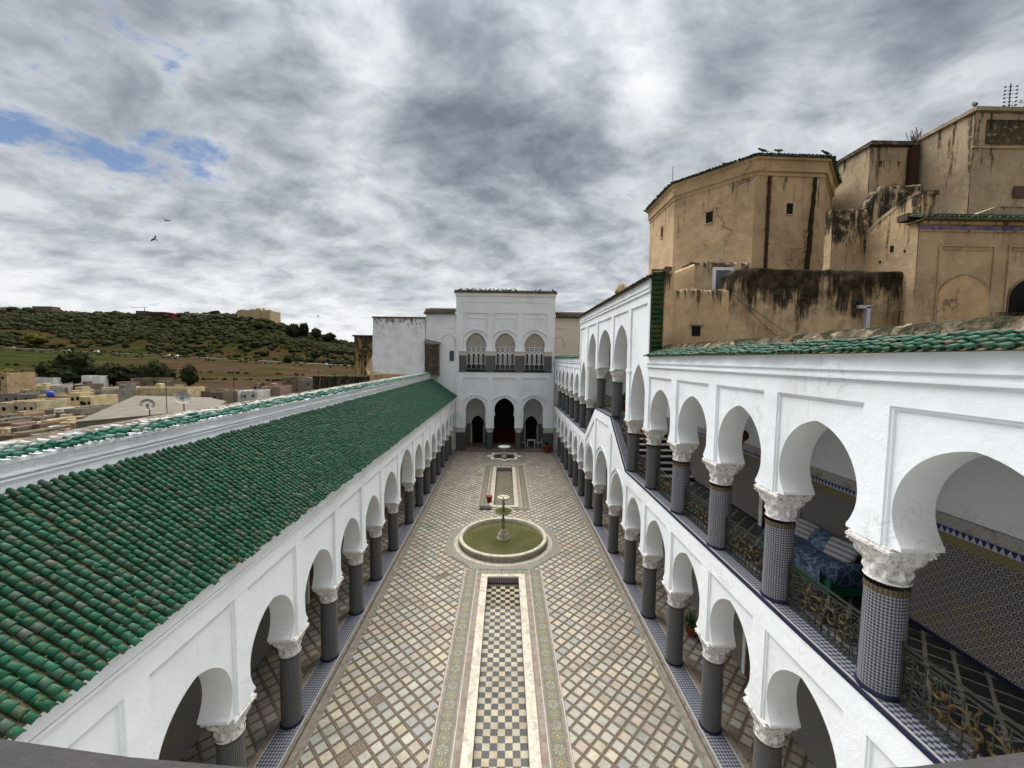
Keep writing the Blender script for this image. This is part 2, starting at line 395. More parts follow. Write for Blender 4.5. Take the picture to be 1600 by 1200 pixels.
mat('dark_tile', lambda n: n.mix(n.noise(n.pos(), 2.5, 5, .7), (0.035, 0.045, 0.03), (0.13, 0.10, 0.07)), 0.8)

def m_marble_tile(src, dark=1.0):
    def f(n):
        r = n.orand() if src == 'obj' else n.attr('rnd')
        p = n.pos()
        c = n.ramp(r, [(0.0, (0.240, 0.199, 0.147)), (0.16, (0.298, 0.258, 0.194)), (0.32, (0.266, 0.243, 0.203)), (0.48, (0.218, 0.213, 0.180)),
                       (0.62, (0.311, 0.294, 0.244)), (0.74, (0.186, 0.194, 0.180)), (0.85, (0.241, 0.194, 0.162)), (0.94, (0.335, 0.300, 0.219)), (1.0, (0.151, 0.162, 0.162))])
        wp = n.vm('ADD', p, n.vm('SCALE', n.comb(n.m('MULTIPLY', r, 31.0), n.m('MULTIPLY', r, 17.0), 0.0), scale=1.0))
        ve = n.noise(wp, 9.0, 7, 0.68, 1.6)
        c = n.mix(n.m('MULTIPLY', n.ss(ve, 0.50, 0.64), 0.55), c, (0.186, 0.162, 0.130))
        c = n.mix(n.m('MULTIPLY', n.ss(n.noise(wp, 14, 5, 0.6, 0.6), 0.57, 0.70), 0.45), c, (0.400, 0.383, 0.337))
        c = n.mix(n.m('MULTIPLY', n.ss(n.noise(p, 0.8, 6, 0.65), 0.47, 0.70), 0.50), c, (0.110, 0.096, 0.081))
        c = n.mix(n.m('MULTIPLY', n.ss(n.noise(p, 3.0, 5, 0.7), 0.58, 0.70), 0.35), c, (0.092, 0.074, 0.060))
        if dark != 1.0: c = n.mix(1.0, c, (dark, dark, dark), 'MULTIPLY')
        return {'Base Color': c, 'Roughness': n.lin(ve, 0.3, 0.7, 0.45, 0.7), 'bump': (ve, 0.15, 0.01)}
    return f
mat('marble_tile', m_marble_tile('attr')); mat('marble_tile_piece', m_marble_tile('obj'))
PITCH_T = 0.305
def m_joint(n):                    # brick strips between the marble squares, two courses with a thin seam
    p = n.pos()
    q = n.mapping(p, rot=(0, 0, R(45)))
    q = n.vm('SCALE', q, scale=1/PITCH_T)
    x, y, z = n.xyz(n.vm('ABSOLUTE', n.vm('SUBTRACT', n.vm('FRACTION', q), (0.460, 0.460, 0.460))))
    # joints are centred where fraction is 0 (abs value 0.5)
    seam = n.m('MAXIMUM', n.m('GREATER_THAN', x, 0.482), n.m('GREATER_THAN', y, 0.482))
    br = n.noise(p, 26, 4, 0.6)
    c = n.mix(n.ss(br, 0.35, 0.65), (0.090, 0.070, 0.053), (0.159, 0.130, 0.099))
    c = n.mix(n.m('MULTIPLY', n.ss(n.noise(p, 1.1, 5, .65), 0.5, 0.7), 0.5), c, (0.065, 0.052, 0.042))
    c = n.mix(n.m('MULTIPLY', seam, 0.75), c, (0.032, 0.026, 0.020))
    return {'Base Color': c, 'bump': (br, 0.6, 0.01)}
mat('brick_joint', m_joint, 0.9)
mat('band_stone', lambda n: {'Base Color': n.mix(n.ss(n.noise(n.pos(), 5, 6, .65), .35, .7), (0.1944, 0.1584, 0.126), (0.1224, 0.0972, 0.0792)), 'bump': (n.noise(n.pos(), 30, 4), .4, .01)}, 0.85)
mat('kerb_stone', lambda n: n.mix(n.ss(n.noise(n.pos(), 6, 6, .65), .35, .7), (0.162, 0.150, 0.126), (0.098, 0.088, 0.073)), 0.8)
mat('white_line', lambda n: n.mix(n.noise(n.pos(), 20, 3), (0.36, 0.3456, 0.324), (0.216, 0.2016, 0.1872)), 0.6)
def m_rosette(n):                 # flat zellige mosaic band: rosettes 0.30 m apart
    p = n.pos(); x, y, z = n.xyz(n.uv())
    cy = n.m('DIVIDE', y, 0.30); iy = n.m('FLOOR', cy)
    fy = n.m('MULTIPLY', n.m('SUBTRACT', n.m('FRACT', cy), 0.5), 0.30)
    r = n.m('SQRT', n.m('ADD', n.m('MULTIPLY', x, x), n.m('MULTIPLY', fy, fy)))
    a = n.m('ARCTAN2', fy, x)
    pet = n.m('COSINE', n.m('MULTIPLY', a, 8.0))
    odd = n.m('MODULO', iy, 2.0)
    light = n.mix(odd, (0.176, 0.164, 0.118), (0.132, 0.112, 0.054)); mid = (0.082, 0.076, 0.054)
    k1 = n.m('MULTIPLY', n.m('MULTIPLY', n.m('GREATER_THAN', pet, 0.0), n.m('LESS_THAN', r, 0.122)), n.m('GREATER_THAN', r, 0.062))
    c = n.mix(k1, mid, light)
    k2 = n.m('MULTIPLY', n.m('LESS_THAN', n.m('ABSOLUTE', n.m('SUBTRACT', r, 0.128)), 0.006), 1.0)
    c = n.mix(k2, c, (0.149, 0.135, 0.087))
    k3 = n.m('MULTIPLY', n.m('LESS_THAN', r, 0.05), n.m('GREATER_THAN', r, 0.02))
    c = n.mix(k3, c, n.mix(odd, (0.124, 0.125, 0.079), (0.178, 0.158, 0.072)))
    c = n.mix(n.m('LESS_THAN', r, 0.018), c, (0.025, 0.019, 0.016))
    k4 = n.m('GREATER_THAN', n.m('ABSOLUTE', x), 0.165)
    c = n.mix(k4, c, n.mix(n.m('GREATER_THAN', n.m('FRACT', n.m('DIVIDE', y, 0.05)), 0.5), (0.149, 0.125, 0.083), (0.059, 0.051, 0.036)))
    sp = n.node('ShaderNodeTexVoronoi', {'Vector': p, 'Scale': 42.0}).outputs['Color']
    c = n.mix(0.30, c, sp, 'OVERLAY')
    c = n.mix(n.m('MULTIPLY', n.ss(n.noise(p, 2.2, 5, .7), 0.52, 0.70), 0.6), c, (0.070, 0.053, 0.032))
    return c
mat('rosette_mosaic', m_rosette, 0.55)
mat('marble_frame', lambda n: {'Base Color': n.mix(n.ss(n.noise(n.pos(), 3.5, 7, .65, 1.5), .42, .66), (0.345, 0.310, 0.248), (0.227, 0.190, 0.141)), 'bump': (n.noise(n.pos(), 12, 4), .1, .01)}, 0.5)
mat('marble_white', lambda n: n.mix(n.ss(n.noise(n.pos(), 4.0, 6, .65, 1.0), .45, .72), (0.595, 0.578, 0.51), (0.357, 0.3315, 0.255)), 0.45)
mat('marble_mossy', lambda n: n.mix(n.ss(n.noise(n.pos(), 9, 6, .65), .35, .62), (0.26, 0.235, 0.15), (0.085, 0.085, 0.035)), 0.5)
mat('check_dark', lambda n: n.mix(n.ss(n.orand(), .2, .9), (0.010, 0.013, 0.018), (0.030, 0.034, 0.038)), 0.30)
mat('check_light', lambda n: n.mix(n.m('MULTIPLY', n.ss(n.noise(n.pos(), 2.0, 5, .6), .42, .65), .55), n.ramp(n.orand(), [(0, (0.40, 0.37, 0.30)), (.4, (0.34, 0.34, 0.29)), (.7, (0.42, 0.37, 0.29)), (1, (0.27, 0.24, 0.19))]), (0.19, 0.155, 0.10)), 0.35)
mat('fretwork', m_diamond(0.055, (0.02, 0.02, 0.03), (0.38, 0.33, 0.32)), 0.45)
mat('black_marble', lambda n: n.mix(n.ss(n.noise(n.pos(), 6, 6, .6, 1.5), .55, .7), (0.012, 0.013, 0.014), (0.05, 0.05, 0.05)), 0.28)
mat('pale_strip', lambda n: n.mix(n.noise(n.pos(), 12, 4), (0.105, 0.10, 0.08), (0.17, 0.16, 0.13)), 0.5)

def m_water(n):
    p = n.pos()
    c = n.mix(n.ss(n.noise(p, 0.9, 4), .35, .7), (0.050, 0.052, 0.018), (0.072, 0.066, 0.028))
    x, y, z = n.xyz(p)
    g = n.m('MAXIMUM', n.m('GREATER_THAN', n.m('FRACT', n.m('DIVIDE', x, 0.10)), 0.80), n.m('MULTIPLY', n.m('GREATER_THAN', n.m('FRACT', n.m('DIVIDE', y, 0.10)), 0.86), .4))
    c = n.mix(n.m('MULTIPLY', g, 0.38), c, (0.04, 0.05, 0.012))
    return {'Base Color': c, 'Roughness': 0.08, 'Specular IOR Level': 0.32, 'bump': (n.noise(p, 5, 4), 0.10, 0.03)}
mat('pool_water', m_water, 0.1, IOR=1.33)
def m_clearwater(n):
    return {'Base Color': (0.75, 0.82, 0.72), 'bump': (n.noise(n.pos(), 7, 3), 0.08, 0.02)}
mw = getmat('shallow_water'); mw.use_nodes = True; nt = NT(mw.node_tree); nt.n.clear()
tr_ = nt.node('ShaderNodeBsdfTransparent', {'Color': (0.93, 0.89, 0.82, 1)}); gl_ = nt.node('ShaderNodeBsdfGlossy', {'Roughness': 0.05, 'Color': (0.30, 0.32, 0.34, 1)})
fr_ = nt.node('ShaderNodeFresnel', {'IOR': 1.33}); mx_ = nt.node('ShaderNodeMixShader', {0: fr_.outputs[0], 1: tr_.outputs[0], 2: gl_.outputs[0]})
nt.l.new(mx_.outputs[0], nt.node('ShaderNodeOutputMaterial').inputs[0])

mat('iron', lambda n: n.mix(n.noise(n.pos(), 25, 3), (0.026, 0.027, 0.023), (0.055, 0.055, 0.046)), 0.5, Metallic=0.3)
mat('brass', lambda n: n.mix(n.ss(n.noise(n.pos(), 13, 4), .35, .65), (0.075, 0.052, 0.018), (0.034, 0.020, 0.012)), 0.5, Metallic=0.3)
mat('dark_iron', lambda n: (0.035, 0.035, 0.035), 0.5)
mat('dark_void', lambda n: (0.012, 0.011, 0.010), 0.9)
mat('dark_wood', lambda n: {'Base Color': n.mix(n.noise(n.mapping(n.pos(), scale=(12, 12, 1)), 1.5, 5), (0.045, 0.024, 0.013), (0.10, 0.055, 0.03))}, 0.6)
mat('grey_wood', lambda n: {'Base Color': n.mix(n.ss(n.noise(n.mapping(n.pos(), scale=(9, 9, 1)), 1.5, 5), .35, .7), (0.085, 0.07, 0.055), (0.24, 0.21, 0.17))}, 0.9)
mat('red_cloth', lambda n: n.mix(n.noise(n.pos(), 8, 3), (0.06, 0.006, 0.008), (0.03, 0.004, 0.005)), 0.85)
mat('red_metal', lambda n: n.mix(n.noise(n.pos(), 30, 3), (0.10, 0.02, 0.012), (0.03, 0.012, 0.01)), 0.45)
mat('green_cloth', lambda n: (0.004, 0.085, 0.045), 0.6)
mat('blue_cloth', lambda n: {'Base Color': n.mix(n.ss(n.vor(n.vm('ADD', n.pos(), n.vm('SCALE', n.noise(n.pos(), 5, 3, col=True), scale=.35)), 7, 'DISTANCE_TO_EDGE'), .02, .10), (0.085, 0.12, 0.17), (0.022, 0.034, 0.065)), 'bump': (n.noise(n.pos(), 9, 4), .6, .04)}, 0.75)
mat('pale_blue_cloth', lambda n: {'Base Color': n.mix(n.ss(n.noise(n.pos(), 6, 5, .6, 2), .42, .60), (0.040, 0.062, 0.12), (0.12, 0.165, 0.21)), 'bump': (n.noise(n.pos(), 9, 4), .6, .04)}, 0.8)
mat('striped_cloth', lambda n: n.mix(n.m('GREATER_THAN', n.m('SINE', n.m('MULTIPLY', n.xyz(n.node('ShaderNodeTexCoord').outputs['Object'])[0], 62.0)), 0.25), (0.30, 0.31, 0.30), (0.14, 0.135, 0.16)), 0.85)
mat('coping_stone', lambda n: {'Base Color': n.mix(n.noise(n.pos(), 12, 5, .7), (0.022, 0.021, 0.021), (0.048, 0.045, 0.044)), 'bump': (n.noise(n.pos(), 60, 4), .5, .01)}, 0.8)
mat('terracotta', lambda n: n.mix(n.noise(n.pos(), 9, 4), (0.30, 0.09, 0.045), (0.18, 0.05, 0.03)), 0.8)
mat('leaf', lambda n: n.mix(n.noise(n.pos(), 7, 3), (0.03, 0.065, 0.018), (0.075, 0.12, 0.03)), 0.6)
mat('white_paint', lambda n: n.mix(n.noise(n.pos(), 6, 3), (0.72, 0.72, 0.70), (0.55, 0.55, 0.53)), 0.5)
mat('glass_dark', lambda n: (0.02, 0.025, 0.03), 0.08)
mat('glass_grey', lambda n: (0.10, 0.11, 0.115), 0.2)
mat('feather', lambda n: (0.05, 0.05, 0.055), 0.8)
mat('rust_pipe', lambda n: n.mix(n.noise(n.pos(), 5, 4), (0.060, 0.022, 0.014), (0.03, 0.015, 0.012)), 0.7)
mat('pvc_grey', lambda n: (0.36, 0.38, 0.40), 0.4)
mat('dish_grey', lambda n: n.mix(n.noise(n.pos(), 4, 3), (0.36, 0.35, 0.32), (0.22, 0.20, 0.17)), 0.6)
mat('blue_band', lambda n: n.mix(n.ss(n.noise(n.mapping(n.pos(), scale=(3, 3, 1)), 2, 4), .35, .65), (0.05, 0.05, 0.17), (0.17, 0.14, 0.15)), 0.6)

mat('straw', lambda n: n.mix(n.noise(n.pos(), 30, 3), (0.15, 0.125, 0.075), (0.075, 0.075, 0.035)), 0.98)
# ------------------------------------------------------------------ building kit
YC = [-1.35, 0.75, 2.85, 4.97, 7.0, 9.0, 11.08, 13.2, 15.3, 17.75, 20.75, 23.25, 25.4, 27.45, 29.5, 31.6, 33.7, 35.9, 38.05]
XR, XL, TH = 4.85, -4.76, 0.60
AX = 0.06                                  # axis of the courtyard
def mapR(s, t, z): return (XR - t, s, z)    # t towards the courtyard
def mapL(s, t, z): return (XL + t, s, z)
def mapP(s, t, z): return (s, 38.3 - t, z)

def arch_pts(w0, w1, zs, za, n=13, flare=0.045):
    """half outline (w,z) from springing to apex: pinched foot, horseshoe swell, pointed crown"""
    H = (za-zs)*0.655; H = max(H, w1*1.06); z1 = za-H
    pts = [(w0-flare, zs), (w0-flare, zs+0.05), (w0-0.01, zs+0.10)]
    if z1 > zs+0.2:
        for k in range(1, 5):
            z = zs+0.10+(z1-zs-0.10)*k/4.0; u = (z1-z)/(z1-zs-0.10)
            pts.append((w1-(w1-w0+0.01)*u*u, z))
    Rr = (H*H+w1*w1)/(2*w1)
    for k in range(1, n+1):
        a = math.asin(min(1, H/Rr))*k/n
        pts.append((max(0, Rr*math.cos(a)-(Rr-w1)), z1+Rr*math.sin(a)))
    pts[-1] = (0.0, za)
    return pts

def arcade(mb, fn, bays, thick=TH, m=0, ms=1, pier=0.175, rec=0.05):
    """bays: dicts y0,y1,zsl,zsr,za,w1,zt0,zt1,pt (panel top, or None)"""
    bx = lambda s0, s1, t0, t1, za0, zb0, za1=None, zb1=None, mm=m: mbox(mb, fn, s0, s1, t0, t1, za0, zb0, za1, zb1, mm)
    for b in bays:
        y0, y1 = b['y0'], b['y1']; c = b.get('c', (y0+y1)/2); zs = max(b['zsl'], b['zsr']); za = b['za']
        w1 = b.get('w1', (y1-y0)/2-0.245); w0 = b.get('w0', w1-0.10)
        pts = b.get('pts') or arch_pts(w0, w1, zs, za)
        L = [(w0, b['zsl'])]+pts if b['zsl'] < zs-0.01 else pts
        Rr = [(w0, b['zsr'])]+pts if b['zsr'] < zs-0.01 else pts
        for side, Q, yy in ((-1, L, y0), (1, Rr, y1)):
            for i in range(len(Q)-1):
                (wa, zA), (wb, zB) = Q[i], Q[i+1]
                if zB-zA > 1e-5:
                    for t in (-rec, -thick):
                        mb.face([fn(yy, t, zA), fn(c+side*wa, t, zA), fn(c+side*wb, t, zB), fn(yy, t, zB)], m if t == -rec else ms)
                mb.face([fn(c+side*wa, -rec, zA), fn(c+side*wa, -thick, zA), fn(c+side*wb, -thick, zB), fn(c+side*wb, -rec, zB)], ms, smooth=(i > 2))
        zt0, zt1 = b['zt0'], b['zt1']; zc = zt0+(zt1-zt0)*(c-y0)/(y1-y0)
        for t in (-rec, -thick):
            mb.face([fn(y0, t, za), fn(c, t, za), fn(c, t, zc), fn(y0, t, zt0)], m); mb.face([fn(c, t, za), fn(y1, t, za), fn(y1, t, zt1), fn(c, t, zc)], m)
        mb.face([fn(y0, -rec, zt0), fn(y1, -rec, zt1), fn(y1, -thick, zt1), fn(y0, -thick, zt0)], m)
        # raised piers and frames
        p0, p1 = b.get('p0', pier), b.get('p1', pier)
        pt = b['pt']; d0 = (zt0-pt[0]) if isinstance(pt, tuple) else zt0-pt; d1 = (zt1-pt[1]) if isinstance(pt, tuple) else zt1-pt
        zl = lambda s: zt0+(zt1-zt0)*(s-y0)/(y1-y0)
        dd = lambda s: d0+(d1-d0)*(s-y0)/(y1-y0)
        g = b.get('gl', b['zsl']); g2 = b.get('gr', b['zsr'])
        bx(y0, y0+p0, -rec-.02, 0, g, zl(y0), g, zl(y0+p0)); bx(y1-p1, y1, -rec-.02, 0, g2, zl(y1-p1), g2, zl(y1))
        bx(y0+p0, y1-p1, -rec-.02, 0, zl(y0+p0)-dd(y0+p0), zl(y0+p0), zl(y1-p1)-dd(y1-p1), zl(y1-p1))
        f = 0.035; fa, fb = y0+p0, y1-p1
        bx(fa, fa+f, -rec-.01, -.022, g, zl(fa)-dd(fa), g, zl(fa+f)-dd(fa+f)); bx(fb-f, fb, -rec-.01, -.022, g2, zl(fb-f)-dd(fb-f), g2, zl(fb)-dd(fb))
        bx(fa+f, fb-f, -rec-.01, -.022, zl(fa+f)-dd(fa+f)-f, zl(fa+f)-dd(fa+f), zl(fb-f)-dd(fb-f)-f, zl(fb-f)-dd(fb-f))
        if b.get('hood'):       # concentric raised hood line over the arch
            o = b['hood']; pp = [(w+o*min(1.0, w/w1*1.0), z+o*(0.9 if w < w1 else 0.0)+0.0) for w, z in pts if z > za-(za-zs)*0.42]
            for side in (-1, 1):
                for i in range(len(pp)-1):
                    (wa, zA), (wb, zB) = pp[i], pp[i+1]
                    hh = b.get('hh', .035); mb.face([fn(c+side*wa, -rec+hh, zA), fn(c+side*wb, -rec+hh, zB), fn(c+side*wb, -rec+hh, zB+.10), fn(c+side*(wa+.09), -rec+hh, zA)], m)
                    mb.face([fn(c+side*wa, -rec+hh, zA), fn(c+side*wb, -rec+hh, zB), fn(c+side*wb, -rec-.01, zB), fn(c+side*wa, -rec-.01, zA)], m); mb.face([fn(c+side*(wa+.09), -rec+hh, zA), fn(c+side*wb, -rec+hh, zB+.10), fn(c+side*wb, -rec-.01, zB+.10), fn(c+side*(wa+.09), -rec-.01, zA)], m)

def mbox(mb, fn, s0, s1, t0, t1, z0a, z1a, z0b=None, z1b=None, m=0):
    """box in wall coordinates whose bottom/top may slope from s0 to s1"""
    if z0b is None: z0b = z0a
    if z1b is None: z1b = z1a
    P = [fn(s0, t0, z0a), fn(s1, t0, z0b), fn(s1, t1, z0b), fn(s0, t1, z0a), fn(s0, t0, z1a), fn(s1, t0, z1b), fn(s1, t1, z1b), fn(s0, t1, z1a)]
    for q in ((3, 2, 1, 0), (4, 5, 6, 7), (0, 1, 5, 4), (1, 2, 6, 5), (2, 3, 7, 6), (3, 0, 4, 7)): mb.face([P[i] for i in q], m)

# column kit -------------------------------------------------------------
def shaft_mesh(h, r=0.235, mats=('zellige_column', 'gold_band')):
    mb = MB()
    mb.lathe([(r*1.0, 0.0), (r*0.985, h*0.5), (r*0.965, h-0.085)], n=28, uvr=r)
    mb.lathe([(r*1.0, h-0.085), (r*1.01, h-0.06), (r*1.0, h)], n=28, uvr=r, m=1)
    return mb.mesh('shaft', list(mats))
def ring_mesh(r=0.235):
    mb = MB(); mb.lathe([(r*1.09, 0.0), (r*1.10, 0.03), (r*1.02, 0.07)], n=28); mb.lathe([(r*1.02, .07), (r*.9, .07)], n=28)
    return mb.mesh('base_ring', 'navy_glaze')
def capital_mesh(h=0.53, r=0.225, w=0.305):
    mb = MB(); n = 64; rows = []
    prof = 22
    for k in range(prof):
        u = k/(prof-1); row = []
        for j in range(n):
            a = 2*math.pi*j/n
            sq = min(1/abs(math.cos(a)) if abs(math.cos(a)) > 1e-6 else 9, 1/abs(math.sin(a)) if abs(math.sin(a)) > 1e-6 else 9)
            blend = max(0.0, (u-0.30)/0.70)**1.4
            rad = r*(1+0.05*u)+(w*sq-r*1.05)*blend*0.96
            # two tiers of leaves, corner volutes
            l1 = max(0, math.cos(a*8))**0.7*math.exp(-((u-0.26)/0.13)**2)
            l2 = max(0, math.cos(a*4+math.pi))**0.8*math.exp(-((u-0.62)/0.16)**2)
            l3 = max(0, math.cos(a*8+math.pi))**0.9*math.exp(-((u-0.55)/0.12)**2)
            gro = -0.016*abs(math.sin(a*16))*math.sin(math.pi*u)
            rad += 0.042*l1+0.055*l2+0.030*l3+gro-0.030*math.sin(math.pi*min(1, u*1.1))*(0.35+0.65*abs(math.cos(a*2)))
            row.append((rad*math.cos(a), rad*math.sin(a), u*(h-0.075)))
        rows.append(row)
    mb.grid(rows, smooth=True, closed=True)
    ab = w+0.012
    mb.lathe([(r*1.06, 0.0), (r*1.10, 0.012), (r*1.05, 0.03)], n=32)
    mb.box(-ab, ab, -ab, ab, h-0.075, h-0.035); mb.box(-ab+.02, ab-.02, -ab+.02, ab-.02, h-0.035, h)
    for sx in (-1, 1):
        for sy in (-1, 1):            # curled volutes under the corners
            c = Vector((sx*(w-0.045), sy*(w-0.045), h-0.125)); d = Vector((sx, sy, 0)).normalized()
            pth = []
            for q in range(12):
                an = q*0.62; rr = 0.055*(1-q/15)
                pth.append(c+d*(rr*math.cos(an))+Vector((0, 0, rr*math.sin(an))))
            mb.tube(pth, 0.017, 5)
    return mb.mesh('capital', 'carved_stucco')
CAP = capital_mesh(); RING = ring_mesh()
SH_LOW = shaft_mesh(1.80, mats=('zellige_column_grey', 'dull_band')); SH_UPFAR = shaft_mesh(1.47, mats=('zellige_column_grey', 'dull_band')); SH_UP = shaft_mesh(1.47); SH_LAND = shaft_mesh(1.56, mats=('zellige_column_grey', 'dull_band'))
def column(parent, x, y, z0, shaft, zc, ring=True):
    c = link('column', shaft, parent, (x, y, z0))
    link('capital', CAP, c, (0, 0, zc-z0))
    if ring: link('base_ring', RING, c)
    return c

# tile kit ---------------------------------------------------------------
def barrel(L=0.165, r0=0.050, r1=0.041, seg=8, lift=0.020):
    """one half-round tile: axis +X (uphill), lower (front) end at x=0"""
    v = []; f = []
    for (x, r, dz) in ((0, r0, lift), (L, r1, 0.0), (0, r0-0.014, lift)):
        for k in range(seg+1):
            a = math.pi*k/seg; v.append((x, -r*math.cos(a), r*math.sin(a)+dz))
    n = seg+1
    for k in range(seg):
        f.append((k, k+1, n+k+1, n+k)); f.append((2*n+k, 2*n+k+1, k+1, k))
    return np.array(v, dtype=np.float64), f
BV, BF = barrel()
def tile_field(name_piece, name_mass, parent, places, matp, matm, near=300, template=None, cam=LOC):
    """places: list of 4x4 matrices; the `near` nearest become parts, the rest one joined part"""
    tv, tf = template or (BV, BF)
    d = np.array([(Vector(M.translation)-cam).length for M in places])
    order = np.argsort(d); me = bpy.data.meshes.new(name_piece)
    me.from_pydata([tuple(p) for p in tv], [], tf); me.materials.append(getmat(matp))
    rnd_ = len(tf) > 14 and len(tv) > 20; sm_ = [(k % 2 == 0) and rnd_ for k in range(len(tf))]; me.polygons.foreach_set('use_smooth', sm_)
    for i in order[:near]:
        o = bpy.data.objects.new(name_piece, me); COL.objects.link(o); o.parent = parent; o.matrix_local = places[i]
    rest = order[near:]
    if len(rest):
        nv = len(tv); hv = np.c_[tv, np.ones(nv)]
        V = np.concatenate([(np.array(places[i]) @ hv.T).T[:, :3] for i in rest])
        F = [tuple(q+k*nv for q in fc) for k in range(len(rest)) for fc in tf]
        mm = bpy.data.meshes.new(name_mass); mm.from_pydata(V.tolist(), [], F); mm.materials.append(getmat(matm))
        mm.polygons.foreach_set('use_smooth', sm_*len(rest))
        at_ = mm.attributes.new('rnd', 'FLOAT', 'FACE'); rv = np.random.rand(len(rest)).astype(np.float32)
        at_.data.foreach_set('value', np.repeat(rv, len(tf)))
        o = bpy.data.objects.new(name_mass, mm); COL.objects.link(o); o.parent = parent; o['kind'] = 'stuff'
def slope_places(p0, along, up, nc, nr, pc, pr, jit=1.0, skip=None, sc=1.0):
    """matrices for tiles: p0 lower corner, along/up unit vectors"""
    along, up = Vector(along).normalized(), Vector(up).normalized(); nz = up.cross(along)
    if nz.z < 0: nz = -nz
    out = []
    yv = nz.cross(up)
    for c in range(nc):
        co = random.gauss(0, 0.006)*jit
        off = random.uniform(-0.03, 0.03)*jit
        for r in range(nr):
            if skip and skip(c, r): continue
            if random.random() < 0.004*jit: continue
            if random.random() < 0.02: co += random.gauss(0, 0.01)*jit
            p = Vector(p0)+along*(c*pc+co+random.gauss(0, 0.004)*jit)+up*(r*pr+off+random.gauss(0, 0.007)*jit)+nz*random.gauss(0, 0.003)*jit
            sl = 1.0
            M = Matrix(((up.x, yv.x, nz.x, p.x), (up.y, yv.y, nz.y, p.y), (up.z, yv.z, nz.z, p.z), (0, 0, 0, 1)))
            M = M @ Matrix.Rotation(random.gauss(0, 0.045)*jit, 4, 'Z') @ Matrix.Diagonal((sl*sc*random.uniform(.9, 1.15), sc*random.uniform(.93, 1.07), sc*random.uniform(.9, 1.1), 1))
            out.append(M)
    return out

# ------------------------------------------------------------------ ground, courtyard floor
g = MB()
for q_ in ((-4.80, AX-.80, -3, 38.35), (AX+.80, 5.0, -3, 38.35), (AX-.80, AX+.80, -3, 3.25), (AX-.80, AX+.80, 15.9, 23.5), (AX-.80, AX+.80, 32.35, 38.35)): g.box(*q_, -0.6, -0.004, skip='b')
g.face([(-4.8, -3, -.6), (5, -3, -.6), (5, 38.35, -.6), (-4.8, 38.35, -.6)])
floor = struct(g.build('courtyard_floor', 'brick_joint'))
def marble_places(inside, z, xr, yr):
    out = []; P_ = PITCH_T; c45 = math.cos(R(45))
    for i in range(-220, 220):
        for j in range(-40, 260):
            a, b = (i+.5)*P_, (j+.5)*P_
            x, y = (a+b)*c45, (b-a)*c45
            if xr[0] < x < xr[1] and yr[0] < y < yr[1] and inside(x, y):
                M = Matrix.Translation((x+random.gauss(0, .002), y+random.gauss(0, .002), z+random.gauss(0, 0.0012))) @ Matrix.Rotation(R(45)+random.gauss(0, 0.016), 4, 'Z') @ Matrix.Rotation(random.gauss(0, .006), 4, 'X') @ Matrix.Diagonal((random.uniform(.95, 1.02), random.uniform(.95, 1.02), 1, 1))
                out.append(M)
    return out
def square_tile(a=0.115, h=0.010, bev=0.004):
    v = []
    for s_, z in ((a, -0.006), (a, h-bev), (a-bev, h)):
        v += [(-s_, -s_, z), (s_, -s_, z), (s_, s_, z), (-s_, s_, z)]
    f = [(8, 9, 10, 11)]
    for k in range(2):
        for i in range(4): f.append((4*k+i, 4*k+(i+1) % 4, 4*k+4+(i+1) % 4, 4*k+4+i))
    return np.array(v, float), f
SQ = square_tile()
BAS = (0.04, 19.05)
def in_court(x, y):
    if abs(x-AX) < 1.55 and (3 < y < 16.33 or 23.0 < y < 32.8): return False
    if math.hypot(x-BAS[0], y-BAS[1]) < 2.72: return False
    if abs(x-BAS[0]) < 1.9 and abs(y-35.8) < 1.8: return False
    for (hx, hy, hr) in ((-3.35, 8.55, .20), (-3.15, 9.95, .13), (-2.05, 9.35, .12), (-2.55, 15.9, .2), (1.75, 14.6, .12), (2.6, 24.6, .2), (-2.9, 12.2, .11), (3.1, 11.9, .0), (-1.9, 30.2, .25)):
        if math.hypot(x-hx, y-hy) < hr: return False
    return True
tile_field('marble_tile', 'marble_tiles_far', floor, marble_places(in_court, 0.0, (-4.66, 4.78), (4.5, 37.9)), 'marble_tile_piece', 'marble_tile', 300, SQ, cam=Vector((0, 5.5, 2)))

# raised walk under each arcade, with kerb and mosaic strips
def walk(xa, xb, side):
    o = MB(); o.box(min(xa, xb), max(xa, xb), -3, 38.35, -0.6, 0.116)
    w = struct(o.build('arcade_pavement', 'brick_joint'))
    k = MB()
    e = -4.74 if side < 0 else 4.84
    s = side
    def strip(x0, x1, z0, z1, m): k.box(min(e+s*x0, e+s*x1), max(e+s*x0, e+s*x1), -3, 38.3, z0, z1, m)
    strip(-0.30, -0.16, -0.05, 0.012, 0); strip(-0.16, -0.06, -0.05, 0.020, 1); strip(-0.06, 0.00, -0.02, 0.125, 0)
    strip(0.0, 0.025, 0.1, 0.127, 1); strip(0.025, 0.055, 0.1, 0.131, 2); strip(0.055, 0.52, 0.1, 0.127, 3); strip(0.52, 0.545, 0.1, 0.131, 2); strip(0.545, 0.68, 0.1, 0.122, 1)
    kb = k.build('kerb', ['kerb_stone', 'band_stone', 'white_line', 'zellige_sill'], w)
    tile_field('marble_tile', 'marble_tiles_far', w, marble_places(lambda x, y: True, 0.118, (min(e+s*.80, e+s*2.3), max(e+s*.80, e+s*2.3)), (3.0, 38)), 'walk_tile_piece', 'walk_tile', 60, SQ)
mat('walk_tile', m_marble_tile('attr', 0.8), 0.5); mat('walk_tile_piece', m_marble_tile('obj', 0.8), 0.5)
walk(-4.80, -7.6, -1); walk(4.90, 7.6, 1)

